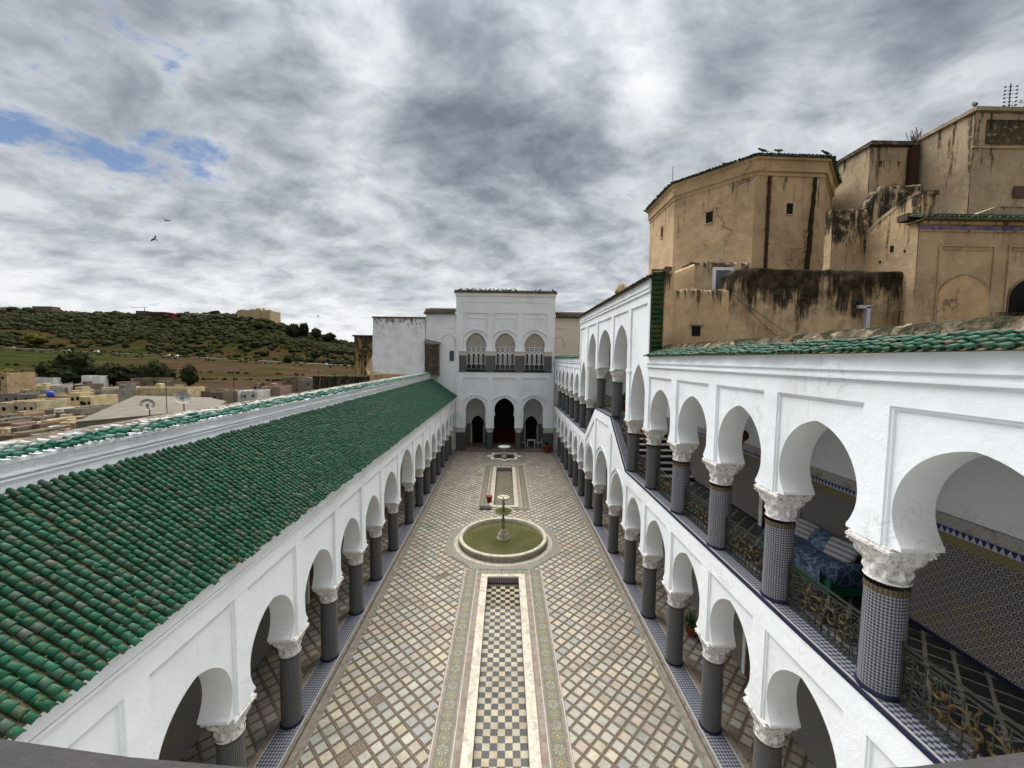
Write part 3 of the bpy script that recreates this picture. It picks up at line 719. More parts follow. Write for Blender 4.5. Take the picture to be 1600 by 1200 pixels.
# ------------------------------------------------------------------ water channels
def channel(y0, y1, label, wet, fret):
    t = thing('water_channel', label, 'water channel', loc=(0, 0, 0))
    mb = MB()
    zi, zo = -0.26, 0.055; hi, ho = 0.64, 0.90
    for a, b in ((-ho, -hi), (hi, ho)): mb.box(AX+a, AX+b, y0, y1, zi-.05, zo)
    mb.box(AX-hi, AX+hi, y0, y0+0.26, zi-.05, zo); mb.box(AX-hi, AX+hi, y1-0.20, y1, zi-.05, zo)
    mb.build('marble_rim', 'marble_frame', t)
    fb = MB(); fb.box(AX-hi, AX+hi, y0+.26, y1-.2, zi-.06, zi-.012); fb.build('channel_bed', 'band_stone', t)
    fr = MB()
    fr.box(AX-hi, AX+hi, y1-0.226, y1-.203, zi, zo-.02); fr.build('fretwork_panel', 'fretwork', t)
    # chequered bed
    cm = {}
    for nm in ('check_dark', 'check_light'):
        q = MB(); a = 0.0895; q.box(-a, a, -a, a, -0.012, 0.004, skip='b'); cm[nm] = q.mesh('bed_tile', nm)
    n = 0; p = 0.183; rows = int((y1-y0-.5)/p)
    late = {'check_dark': MB(), 'check_light': MB()}
    for r in range(rows):
        for c in range(7):
            x = AX-hi+p*(c+.5)-0.0; y = y0+.28+p*(r+.5)
            if x+p/2 > AX+hi+.005: continue
            nm = 'check_dark' if (r+c) % 2 else 'check_light'
            if 7.6 < y < 16 and n < 298:
                n += 1; link('bed_tile', cm[nm], t, (x, y, zi+random.gauss(0, .001)), (0, 0, random.gauss(0, .008)))
            else:
                late[nm].box(x-.0895, x+.0895, y-.0895, y+.0895, zi-.012, zi+.004, skip='b')
    for nm, q in late.items():
        if q.f: stuff(q.build('bed_tiles_far', nm, t))
    w = MB(); w.face([(AX-hi, y0+.26, zi+.075), (AX+hi, y0+.26, zi+.075), (AX+hi, y1-.227, zi+.075), (AX-hi, y1-.227, zi+.075)])
    if wet: w.build('water', 'shallow_water', t)
    # mosaic surround (flat), lies on the courtyard floor
    s = MB()
    def st(x0, x1, ya, yb, z, m, uvc=None):
        if uvc is None: s.face([(x0, ya, z), (x1, ya, z), (x1, yb, z), (x0, yb, z)], m)
        elif uvc == 'v':
            cx = (x0+x1)/2; s.face([(x0, ya, z), (x1, ya, z), (x1, yb, z), (x0, yb, z)], m, [(x0-cx, ya), (x1-cx, ya), (x1-cx, yb), (x0-cx, yb)])
        else:
            cy = (ya+yb)/2; s.face([(x0, ya, z), (x1, ya, z), (x1, yb, z), (x0, yb, z)], m, [(ya-cy, x0), (ya-cy, x1), (yb-cy, x1), (yb-cy, x0)])
    E = 0.74
    st(AX-ho-E, AX-ho, y0-E*.3, y1+E*.62, 0.014, 0); st(AX+ho, AX+ho+E, y0-E*.3, y1+E*.62, 0.014, 0)
    st(AX-ho, AX+ho, y1, y1+E*.62, 0.014, 0); st(AX-ho, AX+ho, y0-E*.3, y0, 0.014, 0)
    st(AX-ho-.64, AX-ho-.25, y0, y1+.42, 0.018, 1, 'v'); st(AX+ho+.25, AX+ho+.64, y0, y1+.42, 0.018, 1, 'v')
    st(AX-ho-.25, AX+ho+.25, y1+.04, y1+.42, 0.018, 1, 'h')
    for x in (AX-ho-.71, AX-ho-.20, AX+ho+.20, AX+ho+.71):
        st(x-.012, x+.012, y0, y1+.42, 0.022, 2); 
    s.build('mosaic_border', ['band_stone', 'rosette_mosaic', 'white_line'], t)
    return t
channel(3.2, 15.95, 'long marble-edged channel with black and cream chequered bed in the foreground', True, True)
channel(23.45, 32.4, 'shorter marble-edged channel beyond the round basin', True, True)

# ------------------------------------------------------------------ round basin with tiered fountain
t = thing('fountain_basin', 'large round pool of green water with pale marble rim mid courtyard', 'fountain pool')
mb = MB(); n = 64; c = BAS
mb.lathe([(2.16, 0.0), (2.16, 0.20), (2.20, 0.23), (2.18, 0.30), (2.15, 0.325), (2.02, 0.325), (1.99, 0.29), (1.98, -0.1)], c, n, uvr=2)
mb.build('rim', 'marble_frame', t)
mb = MB(); mb.disc(c, 1.99, 0.13, 64); mb.build('water', 'pool_water', t)
mb = MB(); mb.lathe([(2.19, .028), (2.40, .026), (2.42, .014)], c, 64)
oc = [(c[0]+2.98*math.cos(R(22.5+45*k)), c[1]+2.98*math.sin(R(22.5+45*k)), 0.014) for k in range(8)]; mb.face(oc, 1)
mb.lathe([(2.46, .018), (2.72, .018)], c, 32, 2)
def m_surround(n):
    p = n.pos(); v = n.vor(p, 9, 'F1', 'Distance', 0.15)
    cc = n.mix(n.ss(v, .25, .5), (0.19, 0.18, 0.14), (0.09, 0.085, 0.07))
    return n.mix(n.m('MULTIPLY', n.ss(n.noise(p, 2.5, 5, .7), .48, .7), .6), cc, (0.10, 0.08, 0.06))
mat('surround_mosaic', m_surround, 0.6)
mb.build('mosaic_surround', ['marble_frame', 'surround_mosaic', 'surround_mosaic'], t)
mat('fountain_stone', lambda n: n.mix(n.ss(n.noise(n.pos(), 14, 6, .65), .38, .62), (0.42, 0.39, 0.30), (0.15, 0.13, 0.08)), 0.6)
f = thing('tiered_fountain', 'two-bowled marble fountain standing in the round green pool', 'fountain')
cx, cy = BAS
mb = MB(); mb.lathe([(0.31, .08), (0.31, .20), (0.27, .24), (0.24, .30), (0.25, .36), (0.21, .42), (0.16, .44), (0.17, .50), (0.12, .56), (0.075, .62)], c, 20, uvr=.3); mb.build('pedestal', 'fountain_stone', f)
mb = MB(); mb.lathe([(0.075, .60), (0.085, .75), (0.065, .95), (0.10, 1.05), (0.06, 1.12), (0.055, 1.30), (0.10, 1.40)], c, 16, uvr=.1); mb.build('stem', 'marble_mossy', f)
mb = MB(); mb.lathe([(0.08, 1.36), (0.28, 1.42), (0.44, 1.50), (0.49, 1.56), (0.485, 1.575), (0.45, 1.57), (0.40, 1.53), (0.15, 1.47), (0.0, 1.46)], c, 32, uvr=.4)
lb = mb.build('bowl', 'marble_mossy', f)
mb = MB(); mb.disc(c, .43, 1.545, 32); mb.build('water', 'pool_water', lb)
mb = MB(); mb.lathe([(0.06, 1.50), (0.075, 1.62), (0.055, 1.78), (0.09, 1.88), (0.05, 1.95), (0.06, 2.08)], c, 16, uvr=.1); mb.build('upper_stem', 'marble_mossy', f)
mb = MB(); mb.lathe([(0.05, 2.05), (0.18, 2.10), (0.27, 2.17), (0.30, 2.21), (0.29, 2.225), (0.26, 2.20), (0.16, 2.14), (0.0, 2.12)], c, 28, uvr=.3)
mb.lathe([(0.05, 2.12), (0.04, 2.18), (0.02, 2.24), (0.0, 2.26)], c, 10)
mb.build('upper_bowl', 'fountain_stone', f)

# star-shaped basin by the far hall
t = thing('star_basin', 'small eight-pointed star pool with white rim near the far hall', 'fountain pool')
sc_ = (AX-0.03, 35.85)
def star(ro, ri, n=8): return [(sc_[0]+(ro if k % 2 == 0 else ri)*math.cos(math.pi*k/n), sc_[1]+(ro if k % 2 == 0 else ri)*math.sin(math.pi*k/n)) for k in range(2*n)]
A, B = star(1.66, 1.18), star(1.40, 0.98)
mb = MB()
for i in range(16):
    j = (i+1) % 16
    mb.face([(*A[i], .10), (*A[j], .10), (*B[j], .10), (*B[i], .10)]); mb.face([(*A[i], 0), (*A[j], 0), (*A[j], .10), (*A[i], .10)]); mb.face([(*B[i], -.1), (*B[j], -.1), (*B[j], .10), (*B[i], .10)])
mb.build('rim', 'marble_white', t)
mat('pool_dark', lambda n: n.mix(n.noise(n.pos(), 3, 3), (0.10, 0.06, 0.045), (0.05, 0.035, 0.03)), 0.15)
mb = MB(); mb.face([(*p, 0.03) for p in B]); mb.build('water', 'pool_dark', t)
mb = MB(); mb.face([(sc_[0]-2.0, sc_[1]-2.0, .014), (sc_[0]+2.0, sc_[1]-2.0, .014), (sc_[0]+2.0, sc_[1]+1.9, .014), (sc_[0]-2.0, sc_[1]+1.9, .014)]); mb.build('mosaic_surround', 'surround_mosaic', t)
f = thing('bowl_fountain', 'single white bowl on a stem in the star pool', 'fountain')
mb = MB(); mb.lathe([(0.28, .02), (0.26, .12), (0.17, .20), (0.19, .30), (0.08, .40), (0.07, .7), (0.10, .8)], sc_, 16, uvr=.2); mb.build('stem', 'marble_white', f)
mb = MB(); mb.lathe([(0.08, .78), (0.35, .86), (0.58, .98), (0.56, 1.0), (0.35, .93), (0, .90)], sc_, 28, uvr=.4); mb.build('bowl', 'marble_white', f)
# ------------------------------------------------------------------ left wing: single storey arcade with green tiled lean-to roof
YL = [0.85, 2.95, 5.05, 7.12, 9.2, 11.29, 13.4, 15.5, 17.95, 20.95, 23.5, 25.7, 27.85, 29.9, 32.0, 34.1, 36.2, 38.28]
LW = thing('arcade_wing', 'low white arcade on the left with long green tiled lean-to roof', 'building')
bays = []
for i in range(len(YL)-1):
    y0, y1 = YL[i], YL[i+1]; w = y1-y0
    za = 3.88
    if i == 8: za = 4.45
    elif i in (7, 9): za = 4.12
    bays.append(dict(y0=y0, y1=y1, zsl=2.43, zsr=2.43, za=za, zt0=5.02, zt1=5.02, pt=4.63, w1=w/2-0.245))
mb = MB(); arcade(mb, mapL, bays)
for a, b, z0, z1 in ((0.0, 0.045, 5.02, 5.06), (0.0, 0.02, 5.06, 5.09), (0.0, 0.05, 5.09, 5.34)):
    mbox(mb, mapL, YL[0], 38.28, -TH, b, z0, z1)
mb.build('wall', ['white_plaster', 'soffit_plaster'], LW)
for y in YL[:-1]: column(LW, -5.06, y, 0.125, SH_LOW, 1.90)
# inside of the gallery
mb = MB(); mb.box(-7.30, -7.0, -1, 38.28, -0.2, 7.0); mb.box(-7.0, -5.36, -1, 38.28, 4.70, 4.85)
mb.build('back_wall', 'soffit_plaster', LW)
mb = MB(); mb.box(-7.0, -6.985, -1, 38.28, 0.12, 1.75); mb.build('dado', 'zellige_dado_far', LW)
def door(parent, x, y, side, w=1.1, h=2.6, z=0.12, mat_='dark_wood'):
    """arched doorway on a back wall that faces the courtyard; side=+1 faces +x"""
    d = MB(); pts = [(-w/2, z), (w/2, z)]+[(w/2*math.cos(a), z+h-w/2+w/2*1.15*math.sin(a)) for a in [math.pi*k/12 for k in range(13)]]
    d.prism(pts, lambda a, b, t: (x+side*t, y+a, b), -0.02, 0.03)
    o = d.build('door', mat_, parent)
    q = MB()
    for k in range(12):
        a0, a1 = math.pi*k/12, math.pi*(k+1)/12
        P_ = lambda a, r: (y+(w/2+r)*math.cos(a), z+h-w/2+(w/2*1.15+r)*math.sin(a))
        A, B, C_, D_ = P_(a0, 0), P_(a1, 0), P_(a1, .13), P_(a0, .13)
        q.face([(x+side*.06, *A), (x+side*.06, *B), (x+side*.06, *C_), (x+side*.06, *D_)]); q.face([(x+side*.06, *A), (x+side*.06, *B), (x-side*.02, *B), (x-side*.02, *A)]); q.face([(x+side*.06, *C_), (x+side*.06, *D_), (x-side*.02, *D_), (x-side*.02, *C_)])
    for s_ in (-1, 1):
        ya, yb = sorted((y+s_*w/2, y+s_*(w/2+.13))); xa, xb = sorted((x-side*.02, x+side*.06)); q.box(xa, xb, ya, yb, z, z+h-w/2)
    q.build('door_frame', 'white_paint', o)
for y in (14.45, 22.1, 29.0): door(LW, -6.98, y, 1)
# roof
up = Vector((-2.43, 0, 1.66)); ul = up.length
mb = MB(); nrm = Vector((1.66, 0, 2.43)).normalized()
A = Vector((-4.63, 0, 5.355))+nrm*0.006; Bp = Vector((-7.05, 0, 5.355+1.66*(2.42/2.43)))+nrm*0.006
mb.face([(A.x, 0.9, A.z), (A.x, 38.28, A.z), (Bp.x, 38.28, Bp.z), (Bp.x, 0.9, Bp.z)])
mb.face([(A.x, 0.9, A.z), (A.x, 38.28, A.z), (A.x, 38.28, A.z-.02), (A.x, 0.9, A.z-.02)])
mb.box(-4.90, -4.64, .9, 38.28, 5.34, 5.352)
roofL = mb.build('roof', 'roof_dirt', LW)
pl = slope_places((-4.57, 2.3, 5.335), (0, 1, 0), up, 266, 25, 0.1353, 0.118, jit=1.0)
tile_field('roof_tile', 'roof_tiles_far', roofL, pl, 'green_tile_piece', 'green_tile', 300)
# weeds and plaster crumbs caught between the tiles
mb = MB()
for k in range(2600):
    y = random.uniform(3, 16)**1.0; u = random.random()**1.3
    p = Vector((-4.6, y, 5.36))+up*u+nrm*0.024; s_ = random.uniform(.006, .022)
    q = [p+Vector((random.uniform(-s_, s_), random.uniform(-s_, s_), random.uniform(-s_*.5, s_*.4))) for _ in range(4)]
    mb.face(q, 0)
stuff(mb.build('debris', 'straw', roofL))
# parapet behind the roof
mb = MB(); mb.box(-7.75, -7.05, 0, 38.28, 6.2, 7.50); mb.box(-7.05, -7.01, 0, 38.28, 7.18, 7.215); mb.box(-7.05, -6.99, 0, 38.28, 7.255, 7.30); mb.box(-7.05, -6.97, 0, 38.28, 7.44, 7.50)
par = mb.build('parapet', 'white_plaster', LW)
upp = Vector((-0.42, 0, 0.10))
pl = slope_places((-6.88, 2.5, 7.50), (0, 1, 0), upp, 196, 3, 0.182, 0.155, jit=1.6, sc=1.22)
tile_field('coping_tile', 'coping_tiles_far', par, pl, 'green_tile_limed_piece', 'green_tile_limed', 240)
mb = MB(); N = 150; rows = []
for r, (x, z) in enumerate(((-7.22, 7.55), (-7.30, 7.64), (-7.48, 7.685), (-7.62, 7.67), (-7.78, 7.64), (-7.95, 7.50))):
    rows.append([(x+random.uniform(-.02, .02), 0+k*38.2/N, z+random.uniform(-.018, .018)) for k in range(N+1)])
mat('lime_coping', m_old((0.27, 0.255, 0.235), (0.09, 0.07, 0.05), 1.1, 0), 0.95)
mb.grid(rows, smooth=False); mb.build('coping', 'lime_coping', par)

# ------------------------------------------------------------------ right wing: two storeys
RW = thing('gallery_wing', 'two-storey white arcade on the right with railed upper gallery', 'building')
YR = YC
iy = {round(y, 2): k for k, y in enumerate(YR)}
def ztop(y):
    if y <= 15.3 or y >= 23.25: return 4.60
    if y < 17.75: return 4.60+(y-15.3)/2.45*1.82
    if y <= 20.75: return 6.42
    return 6.42-(y-20.75)/2.5*1.82
bays = []
for i in range(len(YR)-1):
    y0, y1 = YR[i], YR[i+1]; w = y1-y0; za = 3.92; hood = None; pt = 4.14
    if (y0, y1) == (17.75, 20.75): za = 4.52; pt = 5.95; hood = .16
    elif y0 in (15.3,): za = 4.17; hood = .13; pt = (4.14, 5.95)
    elif y0 in (20.75,): za = 4.17; hood = .13; pt = (5.95, 4.14)
    b = dict(y0=y0, y1=y1, zsl=2.43, zsr=2.43, za=za, zt0=ztop(y0), zt1=ztop(y1), pt=pt, hood=hood)
    bays.append(b)
mb = MB(); arcade(mb, mapR, bays)
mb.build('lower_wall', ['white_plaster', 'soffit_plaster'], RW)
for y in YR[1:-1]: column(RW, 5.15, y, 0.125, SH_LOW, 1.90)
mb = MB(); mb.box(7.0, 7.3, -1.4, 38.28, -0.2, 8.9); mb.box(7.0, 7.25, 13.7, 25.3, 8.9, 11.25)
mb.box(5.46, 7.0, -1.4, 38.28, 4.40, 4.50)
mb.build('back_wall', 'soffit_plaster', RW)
mb = MB(); mb.box(6.985, 7.0, -1.4, 38.28, 0.12, 1.75); mb.build('dado', 'zellige_dado_far', RW)
for y in (10.0, 19.2, 27.0): door(RW, 6.98, y, -1)
# window with white surround in the lower gallery
# upper wall
bays = []
LAND = (17.75, 20.75)
for i in range(len(YR)-1):
    y0, y1 = YR[i], YR[i+1]
    b = dict(y0=y0, y1=y1, zsl=6.70, zsr=6.70, za=8.10, zt0=8.78, zt1=8.78, pt=8.47)
    if 13.1 < y0 < 25.3:
        b.update(zt0=11.28, zt1=11.28, pt=10.95)
        if y0 == 13.2: b.update(za=8.88, pt=10.95)
        if y0 == 23.25: b.update(za=8.88, pt=10.95)
        if y0 == 15.3: b.update(zsl=6.70, zsr=8.58, za=10.47, gl=6.70)
        if y0 == 17.75: b.update(zsl=8.58, zsr=8.58, za=10.47)
        if y0 == 20.75: b.update(zsl=8.58, zsr=6.70, za=10.47)
    bays.append(b)
low = [b for b in bays if b['zt0'] < 9]; tall = [b for b in bays if b['zt0'] > 9]
mb = MB(); arcade(mb, mapR, low)
for ya, yb in ((YR[0], 13.2), (25.4, 38.28)):
    for b_, z0, z1 in ((0.05, 8.78, 8.82), (0.02, 8.82, 8.90), (0.055, 8.90, 8.945), (0.03, 8.945, 9.13)):
        mbox(mb, mapR, ya, yb, -TH, b_, z0, z1)
mb.build('upper_wall', ['white_plaster', 'soffit_plaster'], RW)
for y in YR[1:-1]:
    if y in LAND: column(RW, 5.15, y, 6.44, SH_LAND, 8.05)
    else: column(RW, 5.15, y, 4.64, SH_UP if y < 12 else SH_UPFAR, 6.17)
# gallery floor, stair and landing
mb = MB(); mb.box(5.43, 7.0, -1.4, 14.0, 4.50, 4.625); mb.box(5.43, 7.0, 24.5, 38.28, 4.50, 4.625); mb.box(5.43, 7.0, 17.6, 20.9, 6.25, 6.425)
fl2 = mb.build('gallery_floor', 'pale_strip', RW)
tile_field('floor_tile', 'floor_tiles_far', fl2, marble_places(lambda x, y: True, 4.627, (5.48, 6.93), (1.5, 13.8)), 'black_marble', 'black_marble', 240, square_tile(.128))
st1, st2 = MB(), MB()
for k in range(11):
    z = 4.63+k*0.1636
    for (ya, d) in ((14.0, 1), (24.5, -1)):
        a, b = ya+d*k*0.327, ya+d*(k+1)*0.327; lo, hi = min(a, b), max(a, b)
        q = MB(); q.box(5.43, 7.0, lo, hi, 4.45, z+.13, 0); q.box(5.42, 7.0, lo-.015, hi+.015, z+.13, z+.163, 1)
        s_ = q.build('step', ['black_marble', 'white_line'], RW)
# ledge strips on top of the lower wall
mb = MB()
segs = [(YR[0], 15.3), (15.3, 17.75), (17.75, 20.75), (20.75, 23.25), (23.25, 38.28)]
for a, b in segs:
    za, zb = ztop(a), ztop(b)
    for t0, t1, h, m in ((-.045, .010, .040, 1), (-.075, -.045, .052, 2), (-.50, -.075, .045, 0), (-.53, -.50, .055, 2), (-.60, -.53, .045, 0)):
        mbox(mb, mapR, a, b, t0, t1, za, za+h, zb, zb+h, m)
mb.build('ledge', ['zellige_sill', 'navy_glaze', 'white_line'], RW)
# dado with friezes on the upper back wall
mb = MB()
mb.box(6.975, 7.0, -1.4, 14.0, 4.62, 6.22, 0); mb.box(6.97, 7.0, -1.4, 14.0, 6.22, 6.36, 2); mb.box(6.965, 7.0, -1.4, 14.0, 6.365, 6.475, 1); mb.box(6.97, 7.0, -1.4, 14.0, 6.48, 6.66, 3)
mb.box(6.97, 7.0, -1.4, 14.0, 4.62, 4.70, 4)
mb.box(6.98, 7.0, 14.0, 38.28, 4.62, 6.6, 5)
mb.build('upper_dado', ['zellige_dado', 'zellige_teeth', 'zellige_olive', 'zellige_beige', 'navy_glaze', 'zellige_dado_far'], RW)
door(RW, 6.95, 9.55, -1, 1.1, 2.55, 4.63, 'red_cloth'); door(RW, 6.95, 19.2, -1, 1.3, 3.0, 6.43)
mb = MB(); mb.box(5.45, 7.0, -1.4, 13.2, 8.70, 8.78); mb.box(5.45, 7.0, 25.4, 38.28, 8.70, 8.78); mb.build('ceiling', 'dark_wood', RW)
# roof edge tiles, near and far stretches
def eave_tiles(ya, yb, z, near):
    mb = MB(); mb.box(4.95, 7.3, ya, yb, z-.05, z+.0)
    p = mb.build('roof', 'roof_dirt', RW)
    sl = MB(); sl.face([(4.74, ya, z-.005), (4.74, yb, z-.005), (5.30, yb, z+.215), (5.30, ya, z+.215)]); sl.face([(4.74, ya, z-.005), (4.74, yb, z-.005), (4.9, yb, z-.02), (4.9, ya, z-.02)])
    sl.build('tile_bed', 'roof_dirt', p)
    pl = slope_places((4.69, ya+.07, z-.01), (0, 1, 0), (0.56, 0, 0.22), int((yb-ya)/.142), 4, 0.142, 0.125, jit=1.2)
    tile_field('eave_tile', 'eave_tiles_far', p, pl, 'green_tile_piece', 'green_tile', near)
    return p
e1 = eave_tiles(1.0, 13.08, 9.14, 300); e2 = eave_tiles(25.5, 38.2, 9.14, 0)
mb = MB(); N = 140; rows = []
for x, z in ((5.20, 9.26), (5.235, 9.385), (5.30, 9.475), (5.42, 9.515), (5.60, 9.51), (5.72, 9.45), (5.8, 9.15)):
    rows.append([(x+random.uniform(-.015, .015), .5+k*12.58/N, z+random.uniform(-.016, .016)) for k in range(N+1)])
mb.grid(rows, smooth=False); mb.build('ridge_coping', 'mossy_stone', e1)

# ------------------------------------------------------------------ stair pavilion (taller block in the right wing)
SP = thing('stair_pavilion', 'taller white block with three tall pointed arches over the right gallery', 'building')
mb = MB(); arcade(mb, mapR, tall)
for b_, z0, z1 in ((0.05, 11.28, 11.33), (0.02, 11.33, 11.42), (0.06, 11.42, 11.47), (0.03, 11.47, 11.70)):
    mbox(mb, mapR, 13.12, 25.45, -TH, b_, z0, z1)
mb.box(4.86, 5.56, 13.145, 13.2, 8.78, 11.70); mb.box(5.56, 7.3, 13.61, 13.7, 8.78, 11.28); mb.box(4.86, 7.3, 25.40, 25.46, 8.78, 11.70); mb.box(5.46, 7.3, 13.7, 25.4, 11.20, 11.28)
mb.build('wall', ['white_plaster', 'soffit_plaster'], SP)
# impost lines on the tall piers
mb = MB()
for y in (15.3, 23.25):
    mbox(mb, mapR, y-.28, y+.28, -TH-.01, .02, 8.56, 8.62)
mb.build('impost', 'white_plaster', SP)
sl = MB(); sl.face([(4.72, 13.0, 11.71), (4.72, 25.55, 11.71), (5.30, 25.55, 11.95), (5.30, 13.0, 11.95)]); sl.box(4.72, 4.95, 13.0, 25.55, 11.69, 11.705); sl.box(5.26, 5.56, 13.32, 25.4, 11.3, 11.93)
rf = sl.build('roof', 'dark_tile', SP)
pl = slope_places((4.68, 13.1, 11.71), (0, 1, 0), (0.58, 0, 0.24), 88, 4, 0.142, 0.13)
tile_field('eave_tile', 'eave_tiles_far', rf, pl, 'dark_tile', 'dark_tile', 0)
# tiles stacked up the near gable
tv, tf = barrel(L=0.36, r0=0.075, r1=0.07, seg=6, lift=0.0)
gp = []
for k in range(17):
    z = 9.33+k*0.158
    M = Matrix(((1, 0, 0, 4.88), (0, 0, -1, 13.10), (0, 1, 0, z), (0, 0, 0, 1))) @ Matrix.Rotation(random.gauss(0, .03), 4, 'Z')
    gp.append(M)
mb = MB(); mb.box(4.86, 5.26, 13.10, 13.139, 9.2, 12.0); gb = mb.build('verge', 'dark_tile', SP)
def m_dg(n):
    c = n.mix(n.orand(), (0.012, 0.045, 0.015), (0.035, 0.060, 0.018)); p = n.pos()
    return {'Base Color': n.mix(n.ss(n.noise(p, 5, 5, .7), .52, .68), c, (0.12, 0.07, 0.035)), 'Roughness': 0.5}
mat('verge_tile_glaze', m_dg)
tile_field('verge_tile', 'verge_far', gb, gp, 'verge_tile_glaze', 'verge_tile_glaze', 17, (tv, tf))
mb = MB(); mb.box(5.262, 5.56, 12.98, 13.3, 9.2, 12.06); mb.build('quoin', 'ochre_old', SP)

# ------------------------------------------------------------------ wrought iron railings
def spiral(cx, cz, r, turns, a0, d=1, n=22, r1=0.15):
    return [(0, cx+r*(1-(1-r1)*k/n)*math.cos(a0+d*turns*2*math.pi*k/n), cz+r*(1-(1-r1)*k/n)*math.sin(a0+d*turns*2*math.pi*k/n)) for k in range(n+1)]
def rail_meshes(Wd, H=0.80):
    a, b = MB(), MB(); h = Wd/2; B2 = {-1: MB(), 1: MB()}
    for z in (0.03, H-.02): a.box(-.014, .014, -h, h, z-.012, z+.012)
    a.box(-.010, .010, -h, h, H-.10, H-.085)
    for y in (-h+.02, h-.02): a.box(-.014, .014, y-.012, y+.012, 0, H)
    for y in np.linspace(-h+.02, h-.02, 13)[1:-1]: a.box(-.006, .006, y-.006, y+.006, .03, H-.09)
    for s_ in (-1, 1):
        k = h/0.79
        for (cy, cz, r, t, a0, d) in ((.62, .20, .13, 1.5, -1.6, 1), (.62, .52, .13, 1.5, 1.6, -1), (.43, .12, .08, 1.3, 3.0, 1), (.43, .60, .08, 1.3, -3.0, -1), (.70, .36, .055, 1.2, 0, 1), (.52, .36, .06, 1.2, 2, -1), (.20, .10, .08, 1.3, 0.4, 1), (.20, .62, .08, 1.3, -0.4, -1), (.74, .08, .045, 1.2, 1, 1), (.74, .64, .045, 1.2, 1, -1), (.32, .36, .05, 1.1, 1, 1)):
            a.tube([(0, s_*p[1]*k, p[2]) for p in spiral(cy, cz, r, t, a0, d)], .0105, 4)
        a.tube([(0, s_*(.30+.1*math.sin(q*.5)), .06+q*.045) for q in range(15)], .010, 4)
        a.tube([(0, s_*(.52+.09*math.sin(q*.45+2)), .06+q*.045) for q in range(15)], .010, 4)
        for (cy, cz, r, t, a0, d) in ((.15, .37, .16, 1.0, 2.2, -1), (.36, .24, .085, 1.0, -.6, 1), (.36, .50, .085, 1.0, .6, -1)):
            pts = [(0.0, s_*p[1], p[2]) for p in spiral(cy, cz, r, t, a0, d, 24)]
            B2[s_].tube(pts, lambda i: .012+.012*math.sin(math.pi*min(1, i/20)), 5)
            for q in range(1, len(pts)-3, 2):            # acanthus leaves along the scroll
                p = Vector(pts[q]); c = Vector((0, s_*cy, cz)); o = (p-c).normalized(); tt = Vector((0, -o.z, o.y)); w_ = .045+.02*math.sin(q*1.9)
                B2[s_].face([p+o*.005-tt*.025, p+o*w_+Vector((.022, 0, 0)), p+o*.012+tt*.03, p-o*.012]); B2[s_].face([p-o*.005-tt*.02, p-o*w_*.7+Vector((.02, 0, 0)), p-o*.012+tt*.02, p+o*.01])
        for q in range(6):
            cz = .10+q*.105
            for sg in (-1, 1): B2[s_].face([(0, s_*.66*k, cz), (.022, s_*(.66*k)+sg*.05, cz+.03), (.01, s_*(.66*k)+sg*.035, cz+.08), (0, s_*.66*k, cz+.06)])
    b.tube([(0, .05*math.cos(q*.63), .37+.05*math.sin(q*.63)) for q in range(10)], .018, 5, closed=True)
    b.tube([(0, .0, .02), (0, .03, .12), (0, -.02, .22), (0, 0, .32)], .016, 5); b.tube([(0, 0, .42), (0, .03, .55), (0, -.02, .66), (0, 0, .70)], .016, 5)
    return a.mesh('railing', 'iron'), B2[-1].mesh('brass_scroll', 'brass'), B2[1].mesh('brass_scroll', 'brass'), b.mesh('brass_rosette', 'brass')
RA, RB, RC, RD = rail_meshes(1.58)
for i in range(1, len(YR)-1):
    y0, y1 = YR[i], YR[i+1]; wd = y1-y0-0.46
    if y0 in (15.3, 20.75) : za, zb = ztop(y0)+.05, ztop(y1)+.05
    else: za = zb = ztop((y0+y1)/2)+.05
    ky = wd/1.58; sh = (zb-za)/(y1-y0)
    M = Matrix(((1, 0, 0, 5.18), (0, ky, 0, (y0+y1)/2), (0, sh*ky, 1, (za+zb)/2), (0, 0, 0, 1)))
    o = bpy.data.objects.new('railing', RA); COL.objects.link(o); o.parent = RW
    for nm_, me_ in (('brass_scroll', RB), ('brass_scroll', RC), ('brass_rosette', RD)): o2 = bpy.data.objects.new(nm_, me_); COL.objects.link(o2); o2.parent = o
    if sh == 0: o.location = (5.18, (y0+y1)/2, za); o.scale = (1, ky, 1)
    else: o.matrix_local = Matrix.Translation((5.18, (y0+y1)/2, (za+zb)/2)) @ Matrix.Rotation(math.atan(sh), 4, 'X') @ Matrix.Diagonal((1, ky*math.hypot(1, sh), .9, 1))
# handrail on the landing
hr = MB(); hr.tube([(5.5, 17.6, 7.35), (5.5, 14.4, 5.55)], .03, 6); hr.build('handrail', 'terracotta', RW)
# ------------------------------------------------------------------ far hall closing the courtyard
FH = thing('hall_facade', 'tall white hall at the far end with three arches below three latticed windows', 'building')
def leg_arch(w0, w1, zs, zi, za):
    up_ = arch_pts(w1-0.05, w1, zi, za, 12, 0.0)
    return [(w0, zs), (w0, zi-0.02)]+[(w, z+0.0) for w, z in up_]
bays = []
for (a, b, c) in ((-4.70, -1.42, -2.81), (-1.42, 1.42, 0.0), (1.42, 4.82, 2.83)):
    pts = leg_arch(1.02 if c == 0 else 0.97, 0.97, 2.33, 3.42, 5.20)
    bays.append(dict(y0=a, y1=b, c=c, zsl=2.33, zsr=2.33, za=5.20, w1=0.97, w0=pts[0][0], pts=pts, zt0=7.62, zt1=7.62, pt=7.17, p0=.24 if a > -4 else .66, p1=.24 if b < 4 else .72, hood=.30, hh=.10))
mb = MB(); arcade(mb, mapP, bays, thick=0.75, rec=.11)
mbox(mb, mapP, -4.70, 4.82, -.75, .03, 7.62, 7.70)
